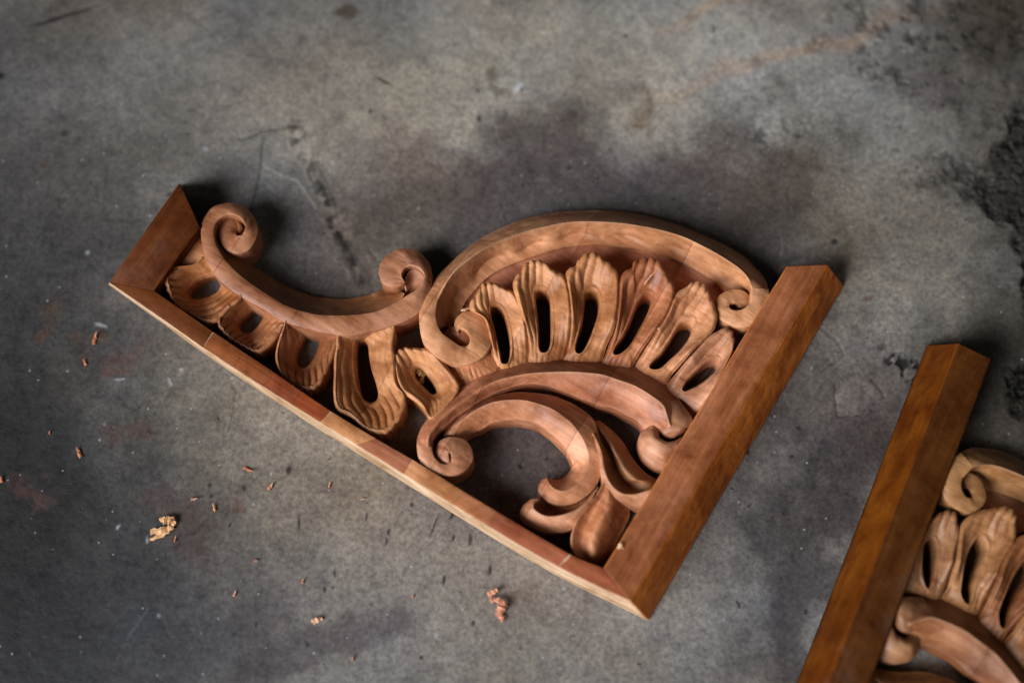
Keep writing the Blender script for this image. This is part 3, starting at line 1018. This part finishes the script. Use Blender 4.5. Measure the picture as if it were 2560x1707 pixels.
# dense stations, with a wavy gouged crease inside the cove
O_ = cat([r[0] for r in pts], 4)
K_ = cat([r[1] for r in pts], 4)
K3_ = cat([r[2] for r in pts], 4)
zs_ = cat([[a_, b_, c_] for a_, b_, c_ in zip(zO, zK, zK3)], 4)
dist_ = np.r_[0, np.cumsum(np.linalg.norm(np.diff(K_, axis=0), axis=1))]
rows_ = []
for i in range(len(O_)):
    fr_ = 0.60 + 0.10 * math.sin(dist_[i] / 20.0 + 0.6 * math.sin(dist_[i] / 60)) + 0.04 * math.sin(dist_[i] / 47.0)
    ed_ = min(1, i / 14, (len(O_) - 1 - i) / 14)
    kk = K_[i] + (K3_[i] - K_[i]) * fr_
    z2 = zs_[i][2] + 2.6 + 0.9 * ed_ * math.sin(dist_[i] / 20.0 + 1.0)
    rows_.append([(O_[i], zs_[i][0]), (K_[i], zs_[i][1]), (kk, z2), (K3_[i], zs_[i][2] + 1.2)])
ARCH = ribbon('arch_moulding', rows_, [1.2, -1.6, -0.4], B1, (0.48, 0.246, 0.128), cross=5, sub=2)
# its lower volute
vo = [F(4, 205, 1250), F(4, 215, 1320), F(4, 260, 1425), F(4, 340, 1505), F(7, 520, 190), F(7, 620, 250), F(7, 720, 275), F(7, 850, 255), F(7, 960, 200), F(7, 1030, 110), F(4, 885, 1390), F(4, 860, 1250), F(4, 790, 1150), F(4, 700, 1100), F(4, 620, 1100), F(4, 555, 1160), F(4, 535, 1230), F(4, 565, 1320)]
vi = P(4, (352, 1180), (360, 1220), (400, 1300), (460, 1348), (520, 1390), (580, 1430), (630, 1440), (670, 1425), (688, 1395), (692, 1350), (675, 1300), (635, 1265), (600, 1255), (580, 1262), (572, 1280), (575, 1300), (585, 1320), (600, 1340))
zvo = [30, 30, 30, 30, 30, 29.5, 29, 28.5, 28, 27, 26, 25, 24.5, 24.5, 24.5, 24, 23.5, 23]
zvi = [31, 31, 31, 30.5, 29.5, 28.5, 28, 28, 29, 29, 29, 28, 27, 26, 25, 24, 23, 22.5]
ribbon('volute', [[(vo[i], zvo[i]), (vi[i], zvi[i])] for i in range(len(vo))], [0.8], ARCH, (0.48, 0.246, 0.128))
dome('volute_eye', ARCH, P(4, (440, 1300), (480, 1360), (560, 1420), (650, 1440), (690, 1380), (660, 1290), (600, 1260), (520, 1240)), 20, 23, PINK)
# its right volute, half behind the post
vo = P(5, (1700, 730), (1700, 800), (1650, 900), (1580, 1000), (1490, 1035), (1380, 1005), (1305, 955), (1278, 870), (1310, 780), (1400, 738), (1490, 742), (1545, 790), (1542, 850), (1490, 890))
vi = P(5, (1575, 720), (1565, 800), (1545, 855), (1500, 893), (1440, 905), (1400, 895), (1378, 872), (1380, 855), (1400, 840), (1430, 835), (1450, 840), (1462, 850), (1462, 862), (1450, 872))
ribbon('volute', [[(vo[i], [26, 28, 30, 30, 29, 28, 27, 26, 25, 24, 23.5, 23, 22.5, 22][i]), (vi[i], [31, 31, 31, 31, 30, 29, 28, 27, 26, 25.5, 25, 24.5, 24, 23][i])] for i in range(len(vo))], [0.8], ARCH, (0.48, 0.246, 0.128))
# hollowed panel behind the leaf tips
k3 = P(4, (540, 1180), (600, 1060), (640, 990), (760, 840), (880, 730), (1050, 640), (1250, 560), (1480, 490), (1700, 440), (1960, 430)) + P(5, (400, 362), (600, 390), (800, 430), (1000, 500), (1180, 600), (1300, 690), (1380, 745), (1500, 800), (1640, 840))
ki = P(4, (640, 1180), (760, 1120), (850, 1030), (950, 930), (1060, 920), (1200, 840), (1350, 720), (1600, 800), (1800, 680)) + P(5, (280, 540), (430, 620), (600, 620), (850, 620), (950, 780), (1100, 760), (1200, 960), (1260, 1020), (1330, 1120), (1440, 1180))
ribbon('back_panel', [[(k3[i], 8), (ki[i], 7)] for i in range(len(k3))], [-0.8], B1, (0.400, 0.169, 0.105), walls=(True, True))

# ---- leaves of the fan
FANC = PINK
leaf(B1, P(4, (960, 1640), (905, 1450), (880, 1300), (830, 1150), (755, 1095), (692, 1060), (700, 1000), (765, 915), (790, 840), (850, 808), (930, 812), (1000, 850), (1085, 885), (1130, 930), (1170, 1010), (1210, 1120), (1240, 1250), (1252, 1400), (1248, 1600), (1220, 1680)),
     P(4, (885, 1080), (910, 1040), (960, 1035), (1010, 1085), (1042, 1170), (1070, 1280), (1086, 1400), (1084, 1500), (1065, 1590), (1025, 1608), (990, 1590), (975, 1510), (950, 1380), (925, 1270), (900, 1180)), 31, 22, 7, 1.3, zbase=11, color=(0.480, 0.240, 0.112))
leaf(B1, P(4, (1270, 1640), (1265, 1400), (1232, 1250), (1190, 1100), (1150, 970), (1122, 860), (1117, 800), (1150, 740), (1190, 700), (1220, 640), (1290, 592), (1380, 588), (1440, 620), (1500, 680), (1570, 710), (1620, 760), (1650, 850), (1670, 1000), (1680, 1150), (1670, 1300), (1640, 1420), (1590, 1560)),
     P(4, (1320, 920), (1345, 885), (1390, 875), (1440, 900), (1475, 970), (1485, 1100), (1490, 1250), (1480, 1400), (1450, 1480), (1400, 1495), (1365, 1460), (1355, 1300), (1340, 1150), (1325, 1000)), 33, 22, 7, 1.5, zbase=11, color=TAN)
leaf(B1, P(5, (0, 1330), (50, 1200), (80, 1090), (95, 950), (85, 800), (60, 680), (50, 600), (80, 560), (130, 540), (150, 490), (190, 455), (240, 430), (310, 435), (350, 480), (400, 510), (450, 560), (480, 620), (482, 750), (470, 900), (440, 1030), (380, 1150), (310, 1310)),
     P(5, (200, 780), (225, 745), (265, 738), (310, 770), (325, 840), (310, 950), (270, 1080), (220, 1190), (180, 1245), (140, 1250), (125, 1210), (150, 1100), (180, 980), (195, 870)), 33, 22, 6, 1.5, zbase=11, color=(0.485, 0.240, 0.112))
leaf(B1, P(5, (330, 1330), (400, 1180), (450, 1050), (480, 900), (490, 760), (497, 640), (530, 580), (590, 560), (605, 510), (660, 485), (730, 472), (800, 490), (840, 540), (870, 600), (912, 670), (935, 740), (920, 830), (870, 930), (800, 1030), (700, 1150), (610, 1290), (570, 1380)),
     P(5, (640, 830), (690, 775), (740, 770), (755, 810), (730, 900), (690, 990), (640, 1080), (570, 1190), (510, 1245), (460, 1265), (435, 1245), (460, 1190), (520, 1100), (570, 1000), (610, 900)), 33, 22, 6, 1.5, zbase=11, color=(0.376, 0.151, 0.071), label='redder leaf near the middle of the fan')
leaf(B1, P(5, (610, 1340), (700, 1200), (780, 1090), (850, 980), (900, 880), (935, 790), (970, 740), (1040, 710), (1080, 670), (1140, 668), (1190, 700), (1230, 780), (1265, 870), (1280, 950), (1260, 1040), (1200, 1110), (1120, 1180), (1030, 1270), (930, 1370), (860, 1460)),
     P(5, (950, 1050), (1000, 995), (1060, 980), (1095, 1000), (1090, 1050), (1050, 1140), (980, 1230), (900, 1310), (830, 1370), (770, 1385), (730, 1365), (760, 1310), (830, 1240), (900, 1140)), 32, 22, 6, 1.2, zbase=11, color=(0.475, 0.228, 0.118))
leaf(B1, P(6, (500, 800), (620, 650), (720, 540), (830, 420), (940, 360), (985, 375), (1012, 430), (1008, 510), (970, 600), (900, 730), (820, 880), (720, 1010), (690, 990), (620, 900)),
     P(6, (620, 820), (660, 750), (740, 670), (820, 610), (880, 598), (900, 620), (880, 680), (820, 740), (750, 790), (680, 825), (640, 838)), 30, 20, 5, 1.0, zbase=13, color=PINK)
# near-black sheets added under the slots, standing in for their deep shade
dome('slot_shade_sheet', B1, P(0, (1225, 912), (1205, 770), (1330, 715), (1480, 712), (1620, 715), (1745, 750), (1790, 850), (1790, 905), (1700, 985), (1600, 915), (1450, 872), (1300, 885)), 2, 2, (0.03, 0.014, 0.007))
dome('slot_shade_sheet', B1, P(0, (880, 850), (925, 850), (945, 960), (965, 1010), (930, 1020), (890, 970)), 2, 2, (0.03, 0.014, 0.007))
dome('slot_shade_sheet', B1, P(0, (1030, 915), (1060, 915), (1100, 960), (1100, 990), (1075, 990), (1035, 955)), 2, 2, (0.03, 0.014, 0.007))
# fluted web under the volute
dome('web', B1, P(7, (560, 240), (700, 250), (860, 240), (1010, 150), (1110, 200), (1130, 330), (1000, 400), (800, 480), (690, 480), (640, 360)), 19, 22, (0.360, 0.151, 0.068), flutes=(900, 300))

# ---- great lower scroll
rows = [((330, 1080), (400, 1080), (460, 1090)), ((338, 990), (415, 1000), (470, 1010)), ((380, 890), (470, 900), (520, 930)), ((450, 790), (550, 800), (600, 870)), ((550, 650), (680, 690), (700, 780)), ((700, 500), (840, 580), (840, 690)), ((850, 390), (1000, 480), (1000, 590)),
        ((1050, 300), (1200, 410), (1200, 505)), ((1300, 240), (1400, 370), (1400, 455)), ((1550, 205), (1600, 355), (1600, 475)), ((1800, 195), (1800, 350), (1780, 540)), ((2050, 215), (2000, 360), (1950, 610)), ((2250, 255), (2170, 385), (2110, 670))]
rows6 = [((220, 620), (130, 750), (100, 960)), ((380, 690), (270, 800), (200, 1010)), ((500, 780), (400, 880), (290, 1060)), ((600, 870), (475, 940), (340, 1115)), ((680, 965), (505, 1020), (400, 1150)), ((710, 1040), (530, 1100), (440, 1180))]
pts = [[F(7, *p) for p in r] for r in rows] + [[F(6, *p) for p in r] for r in rows6]
n = len(pts)
zO = [30, 29, 26, 23, 19, 16, 14] + [12] * 12
zK = [32] * n
zI = [31, 30, 28, 26, 25, 24, 23, 22, 21, 20, 19, 19, 19, 19, 19, 19, 19, 18, 17]
GRT = ribbon('scroll', [[(r[0], zO[i]), (r[1], zK[i]), (r[2], zI[i])] for i, r in enumerate(pts)], [0.3, 2.4], B1, (0.440, 0.194, 0.112), cross=7)
vo = P(7, (330, 1070), (350, 1190), (420, 1285), (530, 1338), (650, 1358), (760, 1328), (835, 1265), (865, 1180), (845, 1090), (785, 1020), (700, 995), (610, 1000), (545, 1040), (512, 1110), (520, 1180), (560, 1230), (620, 1253))
vi = P(7, (460, 1080), (475, 1160), (510, 1215), (560, 1253), (620, 1258), (660, 1235), (668, 1200), (668, 1170), (665, 1150), (655, 1135), (650, 1130), (640, 1128), (630, 1130), (625, 1140), (625, 1160), (632, 1200), (645, 1243))
ribbon('volute', [[(vo[i], [30, 30, 30, 30, 29.5, 29, 28, 27, 26.5, 26, 26, 26, 26, 26.5, 27, 27.5, 28][i]), (vi[i], [31, 31, 31, 31, 30.5, 30.5, 31, 31, 31, 31, 31, 31, 31, 31, 30.5, 30, 29][i])] for i in range(len(vo))], [0.6], GRT, PINK)
# curl at its right end
ribbon('curl', st(6, [((345, 1105), (430, 1120)), ((308, 1165), (440, 1175)), ((298, 1225), (470, 1205)), ((325, 1310), (510, 1220)), ((370, 1365), (550, 1215)), ((430, 1410), (580, 1205)), ((500, 1430), (620, 1180))], [[16, 20, 22, 23, 23, 22, 20], [22, 26, 28, 28, 28, 27, 25]]), [5], GRT, PINK, cross=8)
ribbon('curl', st(6, [((440, 960), (590, 900)), ((470, 1050), (650, 980)), ((470, 1110), (690, 1040)), ((500, 1160), (680, 1090)), ((560, 1178), (660, 1110)), ((620, 1160), (650, 1130))], [[20, 26, 28, 28, 26, 20], [20, 24, 26, 26, 24, 20]]), [4], GRT, PINK, cross=8)

# ---- inner scroll
rows = [((590, 970), (640, 950), (760, 1010)), ((650, 880), (720, 860), (850, 950)), ((740, 790), (850, 755), (950, 905)), ((870, 710), (1000, 670), (1050, 845)), ((1050, 610), (1150, 632), (1200, 812)), ((1250, 560), (1330, 625), (1350, 812)), ((1450, 560), (1500, 658), (1500, 850)),
        ((1650, 590), (1660, 722), (1620, 930)), ((1850, 670), (1800, 820), (1730, 1030)), ((2020, 790), (1900, 930), (1810, 1130)), ((2080, 900), (1970, 1050), (1850, 1245))]
rows8 = [((972, 430), (866, 520), (712, 630)), ((990, 570), (855, 620), (690, 670)), ((970, 700), (800, 740), (640, 722)), ((900, 830), (725, 812), (570, 745)), ((760, 940), (640, 848), (520, 738)), ((620, 972), (550, 828), (495, 738)),
         ((500, 945), (500, 785), (485, 735)), ((425, 875), (482, 750), (480, 732)), ((402, 800), (470, 735), (476, 728)), ((430, 745), (460, 728), (470, 725))]
pts = [[F(7, *p) for p in r] for r in rows] + [[F(8, *p) for p in r] for r in rows8]
n = len(pts)
zO = [18, 17, 17, 17, 17, 17, 17, 17, 18, 20, 23, 26, 26, 25, 23, 21, 20, 20, 20, 20, 20]
zK = [24, 26, 28, 29, 30, 30, 30, 30, 30, 30, 30, 29, 29, 29, 29, 28.5, 28, 27, 25, 24, 22]
zI = [14, 14, 17, 20, 22, 23, 23, 23, 23, 22, 20, 16, 13, 12, 12, 13, 15, 17, 19, 20, 20]
ribbon('inner_scroll', [[(r[0], zO[i]), (r[1], zK[i]), (r[2], zI[i])] for i, r in enumerate(pts)], [0.5, 1.3], B1, (0.440, 0.205, 0.112), cross=7)
# folded leaf to its right
fr = [((780, 210), (830, 200), (880, 190), (960, 190)), ((900, 310), (940, 300), (1000, 290), (1085, 290)), ((945, 380), (1010, 400), (1080, 420), (1180, 395)), ((985, 500), (1070, 520), (1145, 540), (1255, 520)), ((1005, 640), (1100, 640), (1200, 640), (1330, 620)),
      ((1045, 750), (1150, 740), (1290, 735), (1410, 695)), ((1110, 830), (1220, 800), (1380, 760), (1490, 738)), ((1220, 880), (1310, 850), (1430, 810), (1540, 760)), ((1340, 870), (1400, 850), (1480, 820), (1580, 780))]
FOL = ribbon('folded_leaf', st(8, fr, [[20, 25, 29, 30, 30, 30, 30, 30, 30], [18, 20, 18, 17, 16, 16, 17, 20, 24], [19, 21, 23, 23, 23, 23, 22, 22, 24], [17, 16, 14, 13, 13, 14, 15, 17, 20]]), [-1, -1, -1.2], B1, (0.34, 0.150, 0.062), cross=6, soft=True)
ribbon('leaf_rim', st(8, [((905, 310), (915, 315)), ((955, 400), (940, 405)), ((990, 520), (972, 520)), ((1010, 650), (985, 660)), ((1045, 745), (1010, 770)), ((1105, 825), (1060, 860)), ((1190, 875), (1150, 925)), ((1290, 880), (1240, 965)), ((1400, 850), (1320, 985)), ((1480, 820), (1400, 990))],
                              [[28, 31, 32, 32, 32, 32, 31.5, 31, 31, 31], [27, 30, 31, 30, 29, 28, 27, 26, 25, 25]]), [0.5], FOL, PINK)
# lower curl and its hollow
dome('hollow', B1, P(8, (360, 930), (440, 900), (560, 960), (700, 960), (850, 860), (950, 800), (900, 950), (760, 1050), (600, 1100), (450, 1090), (340, 1010)), 16, 12, (0.368, 0.158, 0.075))
ribbon('curl', st(8, [((395, 925), (330, 925)), ((350, 960), (262, 985)), ((350, 1010), (228, 1070)), ((400, 1055), (265, 1135)), ((480, 1085), (370, 1190)), ((580, 1080), (500, 1222)), ((680, 1055), (640, 1215)), ((770, 1010), (760, 1160)), ((850, 940), (820, 1060)), ((930, 840), (880, 980))],
                  [[26, 28, 29, 29, 29, 29, 29, 29, 29, 29], [24, 22, 20, 19, 19, 19, 20, 22, 24, 26]]), [1.6], B1, PINK, cross=7)
ribbon('tongue_leaf', st(8, [((1010, 762), (1030, 775), (1045, 790), (1065, 795)), ((948, 875), (995, 880), (1055, 890), (1115, 885)), ((848, 1000), (930, 1000), (1045, 1010), (1225, 975)), ((765, 1115), (865, 1120), (1000, 1125), (1240, 1080)), ((718, 1230), (815, 1235), (945, 1240), (1200, 1180)), ((708, 1330), (800, 1340), (920, 1345), (1130, 1315)), ((722, 1405), (810, 1430), (925, 1445), (1065, 1435)), ((752, 1450), (830, 1490), (930, 1515), (992, 1550))],
                         [[30, 30, 29, 28, 27, 26, 24, 22], [29, 28, 25, 23, 22, 21, 20, 19], [29, 30, 29, 28, 27, 26, 23, 20], [30, 26, 16, 9, 7, 7, 8, 8]]), [0, 0.4, 0.5], B1, color=(0.40, 0.165, 0.075), cross=6, soft=True)


# ------------------------------------------------------------------ the second bracket: a mirrored twin
def w2(p, z):
    v = un(p[0], p[1], z)
    return np.array([v.x, v.y])


V1, V2 = w2((1850, 755), 26), w2((1640, 1110), 26)
W1, W2 = w2((2415, 1225), 26), w2((2258, 1600), 26)
E = np.array([BASE.x, BASE.y])
d1 = (V2 - V1) * np.array([-1, 1])
d2 = W2 - W1
al = math.atan2(d2[1], d2[0]) - math.atan2(d1[1], d1[0])
Rm = np.array([[math.cos(al), -math.sin(al)], [math.sin(al), math.cos(al)]])
midV, midW = (V1 + V2) / 2, (W1 + W2) / 2
E2 = midW - Rm @ ((midV - E) * np.array([-1, 1]))
B2 = bpy.data.objects.new('carved_bracket', None)
COL.objects.link(B2)
B2.location = (E2[0], E2[1], 0)
B2.rotation_euler = (0, 0, al)
B2.scale = (-1, 1, 1)
B2['label'] = 'dark blurred carved bracket with long orange post, cut off by the lower right picture edges'
B2['category'] = 'bracket'
B2['group'] = 'carved wooden corner brackets'
old_post = None
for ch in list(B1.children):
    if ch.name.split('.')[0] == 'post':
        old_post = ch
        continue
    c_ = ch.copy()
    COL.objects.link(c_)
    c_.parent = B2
    c_.color = (c_.color[0] * 0.62, c_.color[1] * 0.64, c_.color[2] * 0.52, 1)  # carving darkened in its colour for the weaker light at the right
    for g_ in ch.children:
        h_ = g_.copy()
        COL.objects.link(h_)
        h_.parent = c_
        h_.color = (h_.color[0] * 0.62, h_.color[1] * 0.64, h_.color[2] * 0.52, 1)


def loc2(p, z):
    v = un(p[0], p[1], z)
    q = Rm.T @ (np.array([v.x, v.y]) - E2) * np.array([-1, 1])
    return np.array([q[0], q[1], v.z])


TL, TR, GT = loc2((2480, 897), PZ), loc2((2398, 857), PZ), loc2((2317, 862), 1)
# direction of the post from the traced lines, length from the first bracket
kd = (loc2((2183, 1685), PZ) - TL)
ref = loc((1509, 1420), PZ)
s = np.dot(ref - TL, kd) / np.dot(kd, kd)
BL = TL + kd * s
BR = TR + (loc2((2073, 1707), PZ) - TR) * (s * 0.96)
GB = GT + (loc2((1992, 1707), 1) - GT) * (s * 0.94)
post(B2, TL, TR, GT, BL, BR, GB, (0.062, 0.021, 0.003))  # post colour darkened too, standing in for the light's falloff here

# ------------------------------------------------------------------ wood shavings
m, nt, bs = mat('shaving_wood')
L = nt.links.new
tc = nd(nt, 'ShaderNodeTexCoord')
oi = nd(nt, 'ShaderNodeObjectInfo')
f = nd(nt, 'ShaderNodeTexNoise', i_Scale=500.0, i_Detail=3.0)
L(tc.outputs['Object'], f.inputs['Vector'])
L(mixc(nt, 'MULTIPLY', 1.0, oi.outputs['Color'], ramp(nt, f.outputs[0], [(0.3, (0.65, 0.55, 0.5)), (0.7, (1.15, 1.15, 1.15))])), bs.inputs['Base Color'])
bs.inputs['Roughness'].default_value = 0.75
M_SHAVE = m


def shaving(strips, label, color, cat_='wood shaving', group='wood shavings scattered on the floor'):
    """strips: list of (points (px,py,zmm), half-width px list)"""
    allp = [p for s_ in strips for p in s_[0]]
    zmin = min(p[2] for p in allp)
    o0 = un(sum(p[0] for p in allp) / len(allp), sum(p[1] for p in allp) / len(allp), zmin)
    V, Fc = [], []
    for pts_, wd in strips:
        nsub = 2 if len(strips) == 1 else 4
        c3 = cat([(np.array(un(*p)) - np.array(o0)) for p in pts_], nsub)
        ws = cat([[x_, x_] for x_ in wd], nsub)[:, 0] * 0.000267
        off = len(V)
        n_ = len(c3)
        for i in range(n_):
            t = c3[min(i + 1, n_ - 1)] - c3[max(i - 1, 0)]
            nrm = np.array([-t[1], t[0], 0])
            nrm = nrm / (np.linalg.norm(nrm) or 1)
            jag = 1 + 0.3 * math.sin(i * 2.7 + len(V))
            a_, b_ = c3[i] + nrm * ws[i] * jag, c3[i] - nrm * ws[i] * (2 - jag)
            mid_ = c3[i] + nrm * ws[i] * 0.3 * math.sin(i * 4.1) + np.array([0, 0, ws[i] * (0.25 + 0.5 * math.sin(i * 1.9 + len(V)))])
            th = np.array([0, 0, 0.0003])
            V += [a_, mid_, b_, b_ + th, mid_ + th, a_ + th]
        for i in range(n_ - 1):
            for j in range(6):
                Fc.append((off + i * 6 + j, off + i * 6 + (j + 1) % 6, off + (i + 1) * 6 + (j + 1) % 6, off + (i + 1) * 6 + j))
        Fc.append(tuple(off + j for j in range(6)))
        Fc.append(tuple(off + (n_ - 1) * 6 + j for j in range(6)))
    o = link_mesh('wood_shaving', V, Fc, M_SHAVE, None, color, sharp=14)
    o.location = o0
    o['label'] = label
    o['category'] = cat_
    o['group'] = group
    return o


PALE = (0.62, 0.36, 0.17)
RED = (0.50, 0.17, 0.07)
shaving([([(434, 1317, 1), (412, 1324, 2), (376, 1330, 1.5)], [5, 8, 7]), ([(434, 1318, 0.5), (405, 1336, 0.8), (375, 1349, 0.6)], [3, 6, 3]), ([(436, 1314, 1), (428, 1302, 3), (412, 1300, 3.4), (399, 1296, 2)], [4, 10, 9, 3]),
         ([(418, 1300, 3.2), (430, 1298, 3.6), (437, 1292, 3)], [5, 3, 1])], 'pale splayed wood shaving of several flat slivers on the floor left of the rail', PALE)
shaving([([(1219, 1486, 2), (1232, 1480, 3.5), (1243, 1473, 4.5)], [5, 6, 4]), ([(1224, 1487, 1.5), (1230, 1502, 3), (1231, 1507, 1)], [4, 4, 3]), ([(1235, 1497, 3.5), (1248, 1502, 5), (1260, 1512, 4.5), (1262, 1520, 3)], [4, 7, 7, 5]),
         ([(1262, 1508, 4), (1252, 1522, 5), (1256, 1532, 2)], [5, 10, 9]), ([(1246, 1518, 2), (1246, 1532, 3), (1254, 1543, 1)], [4, 7, 6]), ([(1250, 1535, 1), (1256, 1546, 2.5), (1261, 1548, 1)], [4, 7, 5])],
        'crumpled pinkish curl of wood shaving below the rail, largest on the floor', (0.55, 0.25, 0.15))
chips = [
    ((238, 845), 7, 17, 12, RED, 'upright orange chip above the other chip beside the reddish smudges'),
    ((212, 905), 6, 9, -30, RED, 'small orange chip just below the upright one near the reddish smudges'),
    ((197, 1130), 8, 14, -25, (0.40, 0.16, 0.055), 'dark orange pointed chip alone at the far left of the floor'),
    ((3, 1197), 6, 9, -20, RED, 'orange chip cut off by the left picture edge'),
    ((621, 1174), 13, 6, 24, RED, 'flat red-orange chip lying below the rail, upper of the chips there'),
    ((677, 1216), 7, 10, 35, (0.55, 0.25, 0.15), 'small pinkish chip right of the flat red-orange chip'),
    ((486, 1247), 9, 5, -12, (0.50, 0.27, 0.18), 'pale pinkish sliver above the splayed pale shaving'),
    ((535, 1267), 5, 11, -18, (0.60, 0.27, 0.12), 'short bright orange chip right of the splayed pale shaving'),
    ((824, 1211), 4, 8, 8, (0.52, 0.22, 0.13), 'tiny pinkish chip beside a plum spot under the rail middle'),
    ((438, 1346), 3, 8, 12, RED, 'tiny red splinter just below the splayed pale shaving'),
    ((640, 1401), 5, 4, 0, RED, 'tiny orange crumb in the middle of the lower floor'),
    ((757, 1452), 4, 6, 0, RED, 'tiny dark orange crumb right of the pale tiny crumb'),
    ((587, 1483), 4, 8, 18, (0.60, 0.32, 0.2), 'tiny pale standing splinter left of the pale flat chip near the bottom'),
    ((1033, 1489), 4, 4, 0, RED, 'tiny red crumb left of the crumpled shaving'),
    ((882, 1646), 4, 6, 0, (0.45, 0.2, 0.12), 'tiny reddish crumb nearest the bottom picture edge'),
    ((907, 1247), 7, 3, -10, (0.55, 0.3, 0.18), 'tiny pale sliver under the rail right of the plum spot'),
    ((124, 1081), 3, 4, 0, RED, 'tiny red crumb above the dark pointed chip at the far left'),
]
for (cx, cy), rx, ry, ang, colr, lab in chips:
    a_ = math.radians(ang)
    if ry >= rx:
        dx, dy, hw, ln_ = math.sin(a_), -math.cos(a_), rx * 0.7, ry
    else:
        dx, dy, hw, ln_ = math.cos(a_), math.sin(a_), ry * 0.7, rx
    shaving([([(cx - dx * ln_, cy - dy * ln_, 0.2), (cx + dy * hw * 0.25, cy, 0.5), (cx + dx * ln_, cy + dy * ln_, 2.0)], [hw * 0.8, hw * 0.75, hw * 0.1])], lab, tuple(v * 0.8 for v in colr))
shaving([([(778, 1552, 0.3), (792, 1550, 1.2), (806, 1545, 0.8)], [3, 6, 3]), ([(788, 1552, 0.5), (786, 1560, 0.4)], [3, 2])], 'pale pink forked flat chip near the bottom left of the crumpled shaving', (0.62, 0.36, 0.24))
# crumbs caught in and on the carving
G2 = 'crumbs of wood caught on the carving'
shaving([([(1040, 925, 12), (1050, 932, 14), (1062, 940, 12)], [4, 7, 4]), ([(1045, 940, 10), (1055, 950, 12), (1060, 955, 9)], [5, 7, 4]), ([(1040, 921, 13), (1047, 926, 14)], [4, 3])], 'ragged wood crumb stuck in the slot of the small leaf left of the great scroll', (0.40, 0.22, 0.07), group=G2)
shaving([([(1650, 812, 28.5), (1648, 820, 30), (1653, 831, 28)], [2, 4, 1.5]), ([(1653, 811, 28.5), (1660, 809, 29), (1666, 807, 28.5)], [1.5, 2, 1])], 'small curled pink crumb on the side of the redder fan leaf', (0.58, 0.30, 0.18), group=G2)
shaving([([(1611, 712, 29.5), (1620, 698, 30.2), (1638, 680, 29.5)], [1.5, 2.4, 1.5])], 'thin pale sliver above the slot of the redder fan leaf', (0.62, 0.33, 0.2), group=G2)
shaving([([(1545, 1368, 33.2), (1551, 1361, 34.5), (1557, 1357, 33.5)], [2, 4, 1.5]), ([(1543, 1370, 33.2), (1552, 1368, 33.8), (1560, 1370, 33)], [1.5, 2.5, 1])], 'tiny pale crumb on the inner edge of the post near its lower end', (0.70, 0.42, 0.24), group=G2)
shaving([([(1152, 777, 25.5), (1162, 774, 26.4), (1172, 771, 25.5)], [2.4, 3.4, 2])], 'tiny pale crumb on top of the arch volute', (0.62, 0.36, 0.2), group=G2)
